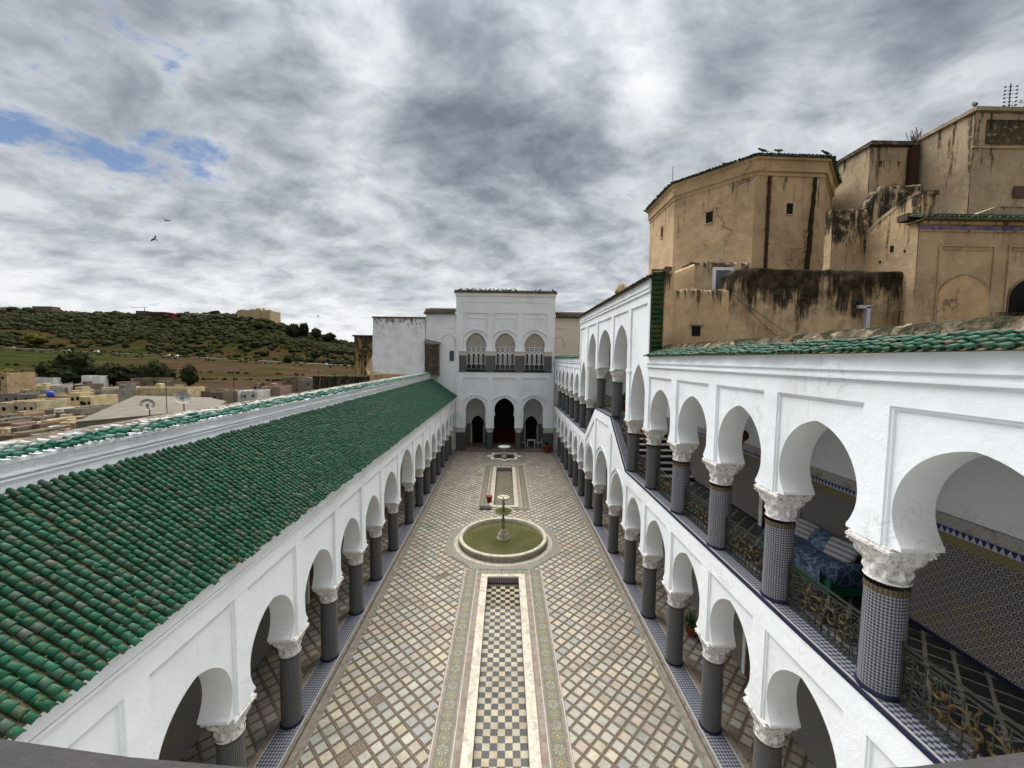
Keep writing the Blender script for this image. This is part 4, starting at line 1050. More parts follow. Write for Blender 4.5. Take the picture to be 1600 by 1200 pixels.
for (a, b, c) in ((-4.70, -1.42, -2.79), (-1.42, 1.42, 0.03), (1.42, 4.82, 2.89)):
    pass
bays = []
for (a, b, c) in ((-4.70, -1.42, -2.79), (-1.42, 1.46, 0.03), (1.46, 4.82, 2.89)):
    bays.append(dict(y0=a, y1=b, c=c, zsl=9.72, zsr=9.72, za=11.52, w1=.97, w0=.93, zt0=13.85, zt1=13.85, pt=13.40, p0=.22 if a > -4 else .66, p1=.22 if b < 4 else .72, hood=.30, hh=.10))
arcade(mb, mapP, bays, thick=0.75, rec=.11)
for (a, b, c) in ((-4.70, -1.42, -2.79), (-1.42, 1.46, 0.03), (1.46, 4.82, 2.89)):      # second, inner panel frame
    for s0, s1, z0, z1 in ((c-.98, c+.98, 12.90, 12.96), (c-.98, c-.93, 11.9, 12.90), (c+.93, c+.98, 11.9, 12.90)):
        mbox(mb, mapP, s0, s1, -.12, -.05, z0, z1)
mbox(mb, mapP, -4.70, 4.82, -.75, 0.0, 13.85, 14.0); mbox(mb, mapP, -4.70, 4.82, -.75, -.05, 14.0, 14.42)
mbox(mb, mapP, -4.70, -4.1, -.04, .0, 14.0, 14.42); mbox(mb, mapP, 4.2, 4.82, -.04, .0, 14.0, 14.42)
mbox(mb, mapP, -4.70, 4.82, -.75, 0.0, 14.42, 14.95); mbox(mb, mapP, -4.76, 4.88, -.75, .06, 14.95, 15.02); mbox(mb, mapP, -4.74, 4.86, -.75, .12, 15.02, 15.30)
# upper solid piers between windows (behind zellige dado) and body of the hall
for s0, s1 in ((-4.70, -3.76), (-1.82, -.94), (1.0, 1.92), (3.86, 4.82)): mbox(mb, mapP, s0, s1, -.75, -.005, 7.70, 9.72)
mb.box(-4.70, -4.5, 39.06, 46, 0, 15.2); mb.box(4.6, 4.82, 39.06, 46, 0, 15.2); mb.box(-4.5, 4.6, 45.8, 46, 0, 15.2); mb.box(-4.5, 4.6, 39.06, 45.8, 7.2, 7.5); mb.box(-4.5, 4.6, 39.06, 45.8, 15.0, 15.2)
mb.build('wall', ['white_plaster', 'soffit_plaster'], FH)
for s0, s1 in ((-4.42, -3.76), (-1.82, -.94), (1.0, 1.92), (3.86, 4.56)):
    mb = MB(); mbox(mb, mapP, s0, s1, -.70, .03, 7.705, 9.32); mb.build('pier_dado', 'zellige_column_grey', FH)
mb = MB(); mb.box(-4.55, 4.65, 38.25, 38.6, 7.70, 7.745); mb.build('ledge', 'dark_iron', FH)
# carved capital band pieces
for s0, s1 in ((-4.42, -3.74), (-1.84, -.92), (.98, 1.94), (3.84, 4.56)):
    q = MB(); N = 12; rows = []
    for k in range(6):
        u = k/5; row = []
        for j in range(N*3+1):
            s_ = s0+(s1-s0)*j/(N*3); row.append((s_, 38.3-(.02+.10*u**1.5+.035*abs(math.sin(j*1.05))*math.sin(math.pi*u)), 9.32+.38*u))
        rows.append(row)
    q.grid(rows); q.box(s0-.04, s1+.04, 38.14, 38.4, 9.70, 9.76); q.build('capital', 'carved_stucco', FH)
# lower columns and jamb pillars
SH_HALL = shaft_mesh(1.70, 0.33, ('zellige_column_grey', 'zellige_column_grey'))
capw = capital_mesh(0.52, 0.32, 0.42)
for x in (-1.42, 1.42):
    c = link('column', SH_HALL, FH, (x, 38.62, 0.12)); link('capital', capw, c, (0, 0, 1.70))
for a, b in ((-4.70, -3.80), (3.82, 4.82)):
    q = MB(); q.box(a, b, 38.24, 39.0, 0.0, 1.82); p = q.build('pillar', 'zellige_column_grey', FH)
    q = MB(); rows = []
    for k in range(6):
        u = k/5; rows.append([(a+(b-a)*j/36, 38.26-(.02+.06*u**1.5+.035*abs(math.sin(j*1.05))*math.sin(math.pi*u)), 1.82+.45*u) for j in range(37)])
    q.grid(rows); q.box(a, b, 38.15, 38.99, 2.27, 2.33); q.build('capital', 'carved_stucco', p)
# porch behind the arches
mb = MB(); 
def porch(s0, s1, door_c, dw, zd):
    pts = arch_pts(dw-.06, dw, 1.7, zd, 10, 0.0)
    for side in (-1, 1):
        Q = [(dw-.06, 0)]+pts
        for i in range(len(Q)-1):
            (wa, zA), (wb, zB) = Q[i], Q[i+1]
            e = s0 if side < 0 else s1
            if zB-zA > 1e-5: mb.face([(e, 41.3, zA), (door_c+side*wa, 41.3, zA), (door_c+side*wb, 41.3, zB), (e, 41.3, zB)])
            mb.face([(door_c+side*wa, 41.3, zA), (door_c+side*wa, 41.7, zA), (door_c+side*wb, 41.7, zB), (door_c+side*wb, 41.3, zB)])
    mb.face([(s0, 41.3, zd), (s1, 41.3, zd), (s1, 41.3, 7.2), (s0, 41.3, 7.2)])
porch(-4.5, -1.35, -2.8, .66, 3.05); porch(1.35, 4.6, 2.85, .66, 3.05)
mb.box(-1.36, -1.2, 39.06, 41.7, 0, 7.2); mb.box(1.2, 1.36, 39.06, 41.7, 0, 7.2)
mb.build('porch_wall', 'soffit_plaster', FH)
mb = MB()
for a, b in ((-4.5, -3.5), (-2.1, -1.36), (1.36, 2.15), (3.55, 4.6)): mb.box(a, b, 41.26, 41.298, 0, 2.2)
mb.build('dado', 'zellige_dado_far', FH)
mb = MB(); mb.box(-4.5, 4.6, 42.6, 42.7, 0, 7.2); mb.build('inner_wall', 'dark_wood', FH)
for x in (-2.8, 2.85):
    q = MB(); q.box(x-.66, x+.66, 41.72, 41.78, 0, 3.1); q.build('door', 'dark_void', FH)
q = MB(); q.box(-1.15, 1.15, 41.6, 41.7, 0, 1.5, 0); q.box(-1.15, 1.15, 41.62, 41.7, 1.5, 5.5, 1); q.build('door', ['red_cloth', 'dark_void'], FH)
q = MB(); q.box(-4.7, 4.82, 38.2, 45.5, -.2, .11); struct(q.build('hall_floor', 'band_stone'))
# latticed windows
def hall_window(c):
    w = MB(); w.box(c-.95, c+.95, 38.86, 38.9, 7.75, 11.5); wo = w.build('window', 'glass_dark', FH)
    q = MB()
    y0, y1 = 38.62, 38.66
    for k in range(5):                                    # slender uprights
        x = c-.93+k*.465; q.box(x-.028, x+.028, y0-.02, y1+.02, 8.0, 10.1)
    for x0 in (c-.93+.465*k for k in range(4)):
        q.box(x0+.08, x0+.13, y0, y1, 8.55, 9.35); q.box(x0+.335, x0+.385, y0, y1, 8.55, 9.35)
        for k in range(9):                                # little horseshoe heads
            a0, a1 = math.pi*k/9, math.pi*(k+1)/9; m_ = x0+.2325
            q.face([(m_+.13*math.cos(a0), y0, 9.35+.17*math.sin(a0)), (m_+.13*math.cos(a1), y0, 9.35+.17*math.sin(a1)), (m_+.23*math.cos(a1), y0, 9.35+.30*math.sin(a1)), (m_+.23*math.cos(a0), y0, 9.35+.30*math.sin(a0))])
    for z in (8.0, 8.5, 9.66, 9.78, 9.95, 10.12): q.box(c-.95, c+.95, y0-.005, y1+.005, z-.022, z+.022)
    for k in range(16):
        x = c-.93+k*.124; q.box(x-.016, x+.016, y0, y1, 9.66, 10.12)
    q.build('lattice', 'white_paint', wo)
    r = MB()
    pts = [(ww, z) for ww, z in arch_pts(.91, .94, 10.12, 11.48, 10, 0)]
    for side in (-1, 1):
        for i in range(len(pts)-1):
            (wa, zA), (wb, zB) = pts[i], pts[i+1]
            if zB-zA > 1e-5: r.face([(c, 38.64, zA), (c+side*wa, 38.64, zA), (c+side*wb, 38.64, zB), (c, 38.64, zB)])
    for rr in (.22, .42, .62, .82):                       # concentric carved ribs
        for k in range(14):
            a0, a1 = math.pi*k/14, math.pi*(k+1)/14
            f_ = lambda a, d: (c+(rr+d)*math.cos(a), 38.60, 10.16+(rr+d)*1.35*math.sin(a)*(1 if rr < .8 else .98))
            r.face([f_(a0, 0), f_(a1, 0), f_(a1, .07), f_(a0, .07)])
    r.build('tympanum', 'tympanum_stucco', wo)
    b = MB()
    for k in range(14):
        x = c-.93+k*.143
        b.tube([(x+.05*math.cos(a), 38.42, 7.98+.11*math.sin(a)) for a in [2*math.pi*j/8 for j in range(8)]], .012, 4, closed=True)
        b.box(x+.065, x+.08, 38.41, 38.43, 7.75, 8.3)
    b.box(c-.95, c+.95, 38.40, 38.44, 8.28, 8.33); b.box(c-.95, c+.95, 38.40, 38.44, 7.76, 7.80)
    b.build('balustrade', 'iron', wo)
def m_tymp(n):
    p = n.pos(); h = n.vor(p, 11, 'F1', 'Distance', 0.6)
    return {'Base Color': n.mix(n.ss(h, .2, .5), (0.60, 0.57, 0.51), (0.33, 0.30, 0.26)), 'bump': (h, .8, .03)}
mat('tympanum_stucco', m_tymp, .8)
for c in (-2.79, .03, 2.89): hall_window(c)
# roof of dark weathered tiles
sl = MB(); sl.face([(-4.88, 38.05, 15.31), (4.98, 38.05, 15.31), (4.98, 39.2, 15.75), (-4.88, 39.2, 15.75)]); sl.box(-4.88, 4.98, 38.04, 39.2, 15.285, 15.305); sl.box(-4.8, 4.9, 39.1, 46, 15.2, 15.6)
rf = sl.build('roof', 'dark_tile', FH)
pl = slope_places((-4.83, 38.0, 15.31), (1, 0, 0), (0, .8, .30), 68, 5, .145, .17, sc=1.25)
tile_field('roof_tile', 'roof_tiles', rf, pl, 'dark_tile', 'dark_tile', 0)

# side ranges either side of the hall
SW = thing('side_range', 'plain white wall with blind arch left of the tall hall', 'building')
mb = MB(); mb.box(-7.62, -4.72, 38.45, 44, 0, 13.25)
def blind_arch(mb, c, w, zs, za, y):
    pts = arch_pts(w-.02, w, zs, za, 10, 0)
    for side in (-1, 1):
        for i in range(len(pts)-1):
            (wa, zA), (wb, zB) = pts[i], pts[i+1]
            mb.face([(c+side*wa, y, zA), (c+side*wb, y, zB), (c+side*(wb+.0), y, zB+.07), (c+side*(wa+.07), y, zA)]); mb.face([(c+side*wa, y, zA), (c+side*wb, y, zB), (c+side*wb, y+.06, zB), (c+side*wa, y+.06, zA)])
blind_arch(mb, -5.45, .62, 10.2, 11.35, 38.40)
mb.box(-6.2, -4.75, 38.40, 38.46, 11.95, 12.02)
mb.build('wall', 'white_plaster', SW)
q = MB(); q.box(-5.36, -4.92, 38.40, 38.448, 8.75, 9.75); wo = q.build('window', 'glass_grey', SW)
q = MB()
for k in range(1, 4): q.box(-5.36+k*.11-.01, -5.36+k*.11+.01, 38.385, 38.40, 8.75, 9.75)
for k in range(1, 7): q.box(-5.36, -4.92, 38.385, 38.40, 8.75+k*.143-.01, 8.75+k*.143+.01)
q.build('grille', 'iron', wo)
q = MB(); q.face([(-7.8, 38.1, 13.27), (-4.75, 38.1, 13.27), (-4.75, 39.4, 13.95), (-7.4, 39.4, 13.95)]); q.box(-7.8, -4.75, 38.1, 38.5, 13.24, 13.268); q.face([(-7.8, 38.1, 13.27), (-7.4, 39.4, 13.95), (-7.8, 41, 13.27)])
rf = q.build('roof', 'dark_tile', SW)
tile_field('roof_tile', 'roof_tiles', rf, slope_places((-7.7, 38.05, 13.28), (1, 0, 0), (0, 1.3, .68), 20, 7, .145, .17, sc=1.25), 'dark_tile', 'dark_tile', 0)
q = MB()   # enclosed wooden balcony
t_ = 'balcony_box'
q.box(-7.62, -6.28, 37.70, 38.44, 7.35, 7.47); q.box(-7.62, -6.28, 37.70, 38.44, 10.25, 10.36)
bx_ = q.build(t_, 'grey_wood', SW)
q = MB(); q.box(-7.50, -6.40, 37.84, 38.44, 7.47, 10.25); q.build('panel', 'dark_wood', bx_)
q = MB()
for k in range(7):
    x = -7.58+k*.21; q.box(x-.03, x+.03, 37.76, 37.82, 7.47, 10.25)
for z in (8.3, 8.36, 9.1, 9.95): q.box(-7.60, -6.30, 37.75, 37.83, z, z+.05)
for yy in (37.95, 38.15, 38.35): q.box(-6.36, -6.30, yy-.03, yy+.03, 7.47, 10.25)
q.face([(-7.7, 37.6, 10.5), (-6.2, 37.6, 10.37), (-6.2, 38.44, 10.55), (-7.7, 38.44, 10.85)]); q.face([(-7.7, 37.6, 10.45), (-6.2, 37.6, 10.32), (-6.2, 37.6, 10.37), (-7.7, 37.6, 10.5)])
q.build('lattice', 'grey_wood', bx_)

WB = thing('whitewashed_block', 'windowless whitewashed wall with black mould along its top', 'building')
mb = MB(); mb.face([(-12.75, 38.2, 7.6), (-7.66, 38.2, 7.35), (-7.66, 38.2, 12.78), (-12.6, 38.2, 12.86)]); mb.face([(-12.6, 38.2, 12.86), (-7.66, 38.2, 12.78), (-7.66, 44, 12.78), (-12.6, 44, 12.86)])
mb.face([(-12.75, 38.2, 7.6), (-12.6, 38.2, 12.86), (-12.6, 44, 12.86), (-12.75, 44, 7.6)]); mb.face([(-7.66, 38.2, 7.35), (-7.66, 44, 7.35), (-7.66, 44, 12.78), (-7.66, 38.2, 12.78)])
mb.build('wall', 'mouldy_white', WB)
mb = MB(); mb.box(-13.0, -7.7, 38.25, 44, -9, 7.4); mb.face([(-13.1, 38.15, 7.3), (-12.75, 38.19, 7.6), (-12.65, 38.19, 9.3), (-12.95, 38.5, 9.0), (-13.5, 38.6, 8.0)]); mb.build('base', 'fort_stone', WB)
mb = MB(); mb.box(-12.7, -7.6, 38.1, 38.4, 12.80, 12.92); mb.build('coping', 'mossy_stone', WB)

BT = thing('brick_tower', 'square weathered brown masonry tower behind the whitewashed wall', 'tower')
mb = MB(); mb.box(-17.0, -13.2, 45, 50, -9, 11.35, 0); mb.box(-17.15, -13.1, 44.85, 50, 11.35, 11.52, 1); mb.build('wall', ['tower_brick', 'mossy_stone'], BT)
mat('tower_brick', m_old((0.36, 0.24, 0.10), (0.03, 0.03, 0.02), 0.9, 0), 0.95)
LR = thing('rubble_wall', 'low mossy rubble wall below the brown tower', 'wall')
mb = MB(); N = 40
rows = [[(-18.8+k*.28, 38.9-(0 if r else .15)+random.uniform(-.08, .08), zz+random.uniform(-.05, .05)) for k in range(N+1)] for r, zz in enumerate((4.5, 5.9, 6.6, 7.15))]
mb.grid(rows, smooth=False); mb.box(-18.8, -7.75, 38.95, 42, -9, 7.1); mb.build('wall', 'mossy_stone', LR)

RR = thing('side_range', 'cream wall with blind arch right of the tall hall', 'building')
mb = MB(); mb.box(4.84, 9.0, 38.45, 44, 0, 13.0); blind_arch(mb, 5.25, .50, 10.1, 11.25, 38.40); mb.box(4.9, 6.0, 38.40, 38.46, 11.98, 12.04)
mb.build('wall', 'cream_plaster', RR)
q = MB(); q.box(4.86, 9.0, 38.1, 39.4, 13.02, 13.10); q.face([(4.86, 38.1, 13.10), (9, 38.1, 13.10), (9, 39.4, 13.7), (4.86, 39.4, 13.7)]); rf = q.build('roof', 'dark_tile', RR)
tile_field('roof_tile', 'roof_tiles', rf, slope_places((4.95, 38.05, 13.12), (1, 0, 0), (0, 1.3, .62), 28, 7, .145, .17, sc=1.25), 'dark_tile', 'dark_tile', 0)

# ------------------------------------------------------------------ old ochre masses on the right
def solid(name, mat_, parent, x0, x1, y0, y1, z0, z1, n=10, rough=0.03, top=None):
    """rendered masonry block: front face undulates, top edge wanders and is worn round"""
    mb = MB(); N = max(3, int((x1-x0)/.22)); K = max(4, int((z1-z0)/.28)); amp = .045 if rough > 0 else .010
    tz = lambda x: (top(x) if top else z1)
    X = [x0+(x1-x0)*k/N for k in range(N+1)]; zt = [tz(x)+random.uniform(-rough, rough) for x in X]
    def dsp(x, z): return amp*(mnoise.noise(Vector((x*1.1, z*1.1, y0)))+.6*mnoise.noise(Vector((x*3.7, z*3.7, y0+5))))
    rows = []
    for r in range(K+1):
        u = r/K; rows.append([(X[k]+(.03*mnoise.noise(Vector((z0+u*9, x0, 2))) if k in (0, N) and rough > 0 else 0), y0+dsp(X[k], z0+(zt[k]-.10-z0)*u), z0+(zt[k]-.10-z0)*u) for k in range(N+1)])
    rows.append([(X[k], y0+.035+dsp(X[k], zt[k]), zt[k]-.025) for k in range(N+1)]); rows.append([(X[k], y0+.11, zt[k]) for k in range(N+1)]); rows.append([(X[k], y1, zt[k]) for k in range(N+1)])
    mb.grid(rows, smooth=True)
    for e in (0, N):
        x = X[e]; mb.face([(x, y0, z0), (x, y0+.02, zt[e]-.10), (x, y0+.11, zt[e]), (x, y1, zt[e]), (x, y1, z0)])
    return mb.build(name, mat_, parent)
TR = thing('roof_terrace', 'flat dusty roof terrace behind the right-hand green tiles', 'terrace')
mb = MB(); mb.box(7.3, 30, -4, 13.3, 8.6, 9.2); mb.box(5.5, 7.4, -4, 13.1, 8.85, 9.2); mb.build('slab', 'ochre_grey', TR)

EW = thing('stained_wall', 'long ochre parapet wall streaked black with mould, facing the terrace', 'wall')
solid('wall', 'black_mould', EW, 7.45, 13.78, 13.1, 13.7, 9.0, 12.1, top=lambda x: 12.12-.07*(x-7.45)/6+(-.25*max(0, (7.75-x)/.3) if x < 7.75 else 0))
q = MB(); q.box(12.0, 12.13, 12.98, 13.1, 10.1, 10.85); q.box(11.75, 12.13, 12.98, 13.1, 10.80, 10.90); q.build('drain_spout', 'pvc_grey', EW)
q = MB(); q.tube([(13.72, 13.0, 12.0), (13.80, 12.95, 11.5), (13.75, 12.95, 10.9), (13.80, 12.95, 9.3)], .05, 8); q.build('drainpipe', 'pvc_grey', EW)
q = MB()
for a, b in (((7.6, 11.2), (9.7, 9.4)), ((8.0, 10.9), (10.4, 9.5)), ((10.9, 9.6), (11.9, 10.35))):
    q.tube([(a[0], 13.06, a[1]), ((a[0]+b[0])/2, 13.04, (a[1]+b[1])/2-.1), (b[0], 13.06, b[1])], .012, 4)
q.build('cable', 'pale_strip', EW)
EL = thing('ochre_wall', 'lower flaking ochre wall with a small square hole beside the tile verge', 'wall')
solid('wall', 'ochre_old', EL, 5.57, 7.44, 13.1, 13.6, 9.0, 11.38)
q = MB(); q.box(6.25, 6.52, 13.055, 13.12, 9.83, 10.15); q.build('hole', 'dark_void', EL)
q = MB(); q.box(6.18, 6.62, 13.0, 13.12, 10.155, 10.20); q.build('lintel', 'pale_strip', EL)
BP = thing('roof_hut', 'small mouldy rooftop hut with a white-framed window', 'building')
solid('wall', 'ochre_stained', BP, 6.85, 8.95, 14.5, 15.4, 11.0, 12.62); solid('side_wall', 'ochre_clean', BP, 6.1, 6.84, 14.3, 14.9, 11.0, 12.35, top=lambda x: 12.15+.5*(x-6.1))
q = MB()
for b_ in ((7.58, 8.32, 12.30, 12.40), (7.58, 7.68, 11.6, 12.30), (8.22, 8.32, 11.6, 12.30)): q.box(b_[0], b_[1], 14.42, 14.5, b_[2], b_[3])
w_ = q.build('window', 'white_paint', BP); q = MB(); q.box(7.68, 8.22, 14.46, 14.49, 11.6, 12.3); q.build('pane', 'glass_grey', w_)

# octagonal hall
OH = thing('octagonal_hall', 'big octagonal ochre hall with green tiled eaves and tiny windows', 'building')
EAV = [(8.77, 25.47), (8.77, 21.57), (11.48, 18.40), (15.06, 18.50), (17.75, 21.25), (17.8, 25.3), (15.1, 28.2), (11.4, 28.2)]
cxo, cyo = 13.25, 23.3
def inset(k, d):
    return [(cxo+(x-cxo)*(1-d/math.hypot(x-cxo, y-cyo)), cyo+(y-cyo)*(1-d/math.hypot(x-cxo, y-cyo))) for x, y in EAV]
def ringf(mb, prof, m=0):
    rows = []
    for d, z in prof: rows.append([(x, y, z) for x, y in inset(0, d)])
    n8 = 8
    for r in range(len(rows)-1):
        for c in range(n8):
            c2 = (c+1) % n8; mb.face([rows[r][c], rows[r][c2], rows[r+1][c2], rows[r+1][c]], m)
mb = MB(); ringf(mb, [(.36, 8.8), (.36, 17.62)]); mb.build('wall', 'ochre_clean', OH)
mb = MB(); ringf(mb, [(.36, 17.62), (.31, 17.64), (.31, 17.70), (.33, 17.71), (.33, 17.80), (.24, 17.82), (.24, 17.90), (.22, 18.28), (.12, 18.30), (.12, 18.40), (.3, 18.42)]); mb.build('cornice', 'ochre_clean', OH)
mb = MB(); ringf(mb, [(.12, 18.40), (.04, 18.42), (1.2, 18.86), (4.4, 19.3)]); rf = mb.build('roof', 'roof_dirt', OH)
pl = []
E0 = inset(0, -.03)
for k in range(8):
    a, b = Vector((*E0[k], 18.41)), Vector((*E0[(k+1) % 8], 18.41)); d = (b-a); L = d.length; d.normalize(); inn = Vector((cxo, cyo, 18.41))-(a+b)/2; inn.normalize(); u = (inn+Vector((0, 0, .36))).normalized()
    pl += slope_places(a+d*.08, d, u, int(L/.165), 4, .165, .17, jit=1.6, sc=1.22)
tile_field('eave_tile', 'eave_tiles_far', rf, pl, 'green_tile_piece', 'green_tile', 80)
IN = inset(0, .36)
def on_face(k, u, z0, z1, w, dep, name, m_, par=OH):
    a, b = Vector((*IN[k], 0)), Vector((*IN[k+1], 0)); d = (b-a).normalized(); nn = Vector((-d.y, d.x, 0)); 
    if nn.dot(Vector((cxo, cyo, 0))-a) > 0: nn = -nn
    p = a+(b-a)*u; q = MB()
    P_ = [p-d*w/2-nn*.02, p+d*w/2-nn*.02, p+d*w/2+nn*dep, p-d*w/2+nn*dep]
    for i in range(4):
        j = (i+1) % 4; q.face([(P_[i].x, P_[i].y, z0), (P_[j].x, P_[j].y, z0), (P_[j].x, P_[j].y, z1), (P_[i].x, P_[i].y, z1)])
    q.face([(v_.x, v_.y, z1) for v_ in P_]); q.face([(v_.x, v_.y, z0) for v_ in P_])
    return q.build(name, m_, par)
for k, u, z0, z1, w in ((0, .55, 16.15, 16.75, .30), (1, .48, 15.98, 16.52, .34), (2, .52, 15.92, 16.42, .30)):
    s_ = on_face(k, u, z0, z1, w, .012, 'window', 'dark_void'); on_face(k, u, z0-.05, z0-.005, w+.12, .05, 'sill', 'ochre_clean', s_)
on_face(2, .20, 8.8, 17.6, .11, .10, 'drainpipe', 'rust_pipe')
for z in range(13): on_face(2, .20, 13.1+z*.35, 13.13+z*.35, .20, .11, 'pipe_clip', 'rust_pipe') if z % 2 == 0 else None
# second downpipe swollen by creeper and black streaks
q = MB(); a, b = Vector((*IN[2], 0)), Vector((*IN[3], 0)); p = a+(b-a)*.86
q.tube([(p.x+random.uniform(-.02, .02)-.012*k, p.y-.06, 17.6-k*.28) for k in range(31)], lambda i: .055+.0030*i+random.uniform(0, .035), 7); q.build('creeper_pipe', 'creeper', OH)
mat('creeper', lambda n: n.mix(n.ss(n.noise(n.pos(), 12, 4), .45, .62), (0.035, 0.015, 0.010), (0.025, 0.04, 0.015)), .9)

# stepped old walls right of the octagon
SB = thing('stained_buttress', 'squat ochre buttress with black peeling top beside the octagonal hall', 'building')
solid('wall', 'ochre_stained', SB, 12.0, 13.25, 14.6, 14.95, 9.0, 14.62)
HW = thing('holed_wall', 'ochre garden wall with sloping top and small holes', 'wall')
q = MB(); pr = [(12.72, 9.0), (12.72, 14.45), (13.2, 14.45), (13.7, 14.2), (14.1, 14.05), (14.6, 13.72), (14.6, 9.0)]
q.prism(pr, lambda a, b, t: (13.25+t, a, b), 0, .5); 
q.build('wall', 'ochre_old', HW)
q = MB()
for y, z, s_ in ((13.55, 12.9, .10), (13.95, 12.55, .05), (14.3, 12.1, .05), (13.1, 12.7, .04)): q.box(13.225, 13.27, y-s_/2, y+s_/2, z-s_, z+s_)
q.build('hole', 'dark_void', HW)
q = MB(); q.prism([(12.70, 14.38), (12.70, 14.50), (13.2, 14.50), (13.7, 14.25), (14.1, 14.10), (14.62, 13.76), (14.62, 13.66), (14.1, 13.98), (13.7, 14.12), (13.2, 14.38)], lambda a, b, t: (13.235+t, a, b), 0, .6); q.build('coping', 'ochre_stained', HW)
S2 = thing('stepped_wall', 'higher mossy-topped ochre wall stepping up behind the holed wall', 'wall')
solid('wall', 'ochre_stained', S2, 14.35, 16.7, 16, 16.4, 9.0, 16.1, top=lambda x: 15.1+min(.95, (x-14.35)*1.5)+.05*(x-14.35))
UA = thing('upper_block', 'old ochre block with green roof edge behind the octagonal hall', 'building')
solid('wall', 'ochre_high', UA, 18.1, 20.42, 20, 30, 9, 19.75); q = MB(); q.box(18.0, 20.4, 19.85, 20.2, 19.75, 19.93); q.box(18.0, 18.3, 20.2, 30, 19.75, 19.93); q.build('coping', 'mossy_stone', UA)
q = MB(); q.box(19.95, 20.3, 19.7, 19.99, 12, 19.6); q.build('rain_stain_pipe', 'rust_pipe', UA); q = MB(); q.box(18.55, 19.75, 19.93, 19.998, 15, 19.0); q.build('panel', 'ochre_old', UA)
UB = thing('upper_block', 'tallest ochre building with cornice at the right edge of the picture', 'building')
solid('wall', 'ochre_high', UB, 20.46, 30, 17.6, 28, 9, 20.0); q = MB(); q.box(20.36, 30, 17.48, 17.8, 19.98, 20.14); q.box(20.36, 20.66, 17.8, 28, 19.98, 20.14); q.build('coping', 'ochre_grey', UB)
q = MB(); q.box(20.42, 30, 17.55, 17.6, 18.45, 18.52); q.build('string_course', 'ochre_old', UB)
q = MB(); q.box(21.0, 23.2, 17.57, 17.6, 18.62, 19.65); q.build('patch', 'black_render', UB)
mat('ochre_high', m_old((0.40, 0.31, 0.205), (0.045, 0.04, 0.03), 0.22, 0.4), .95)
mat('black_render', m_old((0.09, 0.07, 0.045), (0.02, 0.02, 0.015), .9, 0), .95)
q = MB(); q.box(22.45, 24, 17.56, 17.6, 16.35, 16.85); q.build('window', 'dark_wood', UB)
GD = thing('garden_mound', 'leafy roof garden mound at the top right corner', 'plant')
NB = thing('niche_house', 'ochre terrace house with arched niche, blue band and green tile edge', 'building')
solid('wall', 'niche_plaster', NB, 13.0, 20, 12.45, 12.72, 9.0, 13.45, rough=0.0); 
q = MB(); q.box(13.02, 20, 12.4, 12.455, 13.13, 13.17, 0); q.box(13.02, 20, 12.41, 12.455, 13.17, 13.30, 1); q.box(13.0, 20, 12.36, 12.455, 13.34, 13.44, 0)
def niche_frame(x0, x1, z0, z1):
    for a, b, c_, d_ in ((x0, x1, z1, z1+.05), (x0-.05, x0, z0, z1+.05), (x1, x1+.05, z0, z1+.05), (x0+.08, x1-.08, z1-.10, z1-.07)): q.box(a, b, 12.41, 12.455, c_, d_)
niche_frame(13.72, 15.42, 9.2, 12.68); niche_frame(15.95, 17.7, 9.2, 12.68)
q.build('moulding', ['niche_plaster', 'blue_band'], NB)
def niche(c, w, zs, za, m_, dep):
    pts = [(w, 9.2), (w, zs)]+[(w*(1-(u/10)**1.9)**.75 if u < 10 else 0, zs+(za-zs)*(u/10)**.92) for u in range(1, 11)]; k = MB()
    for side in (-1, 1):
        for i in range(len(pts)-1):
            (wa, zA), (wb, zB) = pts[i], pts[i+1]
            if zB-zA > 1e-5: k.face([(c, 12.435, zA), (c+side*wa, 12.435, zA), (c+side*wb, 12.435, zB), (c, 12.435, zB)], 0)
            k.face([(c+side*wa, 12.435, zA), (c+side*wb, 12.435, zB), (c+side*(wb+.06), 12.40, zB+.04), (c+side*(wa+.06), 12.40, zA)], 1)
    k.build('niche', [m_, 'niche_plaster'], NB)
niche(14.57, .80, 11.1, 11.79, 'ochre_clean', .1); niche(16.85, .80, 11.1, 11.79, 'dark_void', .1)
sl = MB(); sl.face([(12.9, 12.2, 13.46), (20, 12.2, 13.46), (20, 12.8, 13.72), (12.9, 12.8, 13.72)]); sl.box(12.9, 20, 12.2, 12.8, 13.43, 13.458); rf = sl.build('roof', 'roof_dirt', NB)
tile_field('eave_tile', 'eave_tiles_far', rf, slope_places((12.95, 12.15, 13.46), (1, 0, 0), (0, .6, .26), 50, 4, .142, .13), 'green_tile_piece', 'green_tile', 90)
q = MB(); q.box(12.9, 20, 12.75, 13.1, 13.6, 13.80); q.build('coping', 'mossy_stone', NB)
q = MB(); q.prism([(15.2, 13.8), (16.1, 14.15), (20, 14.15), (20, 13.8)], lambda a, b, t: (a, 13.0+t, b), 0, .5); q.build('step_roof', 'ochre_grey', NB)

CH = thing('roof_chimney', 'small rounded ochre chimney poking above the white roofline by the far gallery', 'chimney')
q = MB(); q.box(6.35, 6.95, 22.3, 22.9, 11.28, 12.85); q.lathe([(.42, 12.85), (.42, 12.92), (.33, 13.10), (.18, 13.28), (0, 13.36)], (6.65, 22.6), 10); q.build('stack', 'ochre_old', CH)
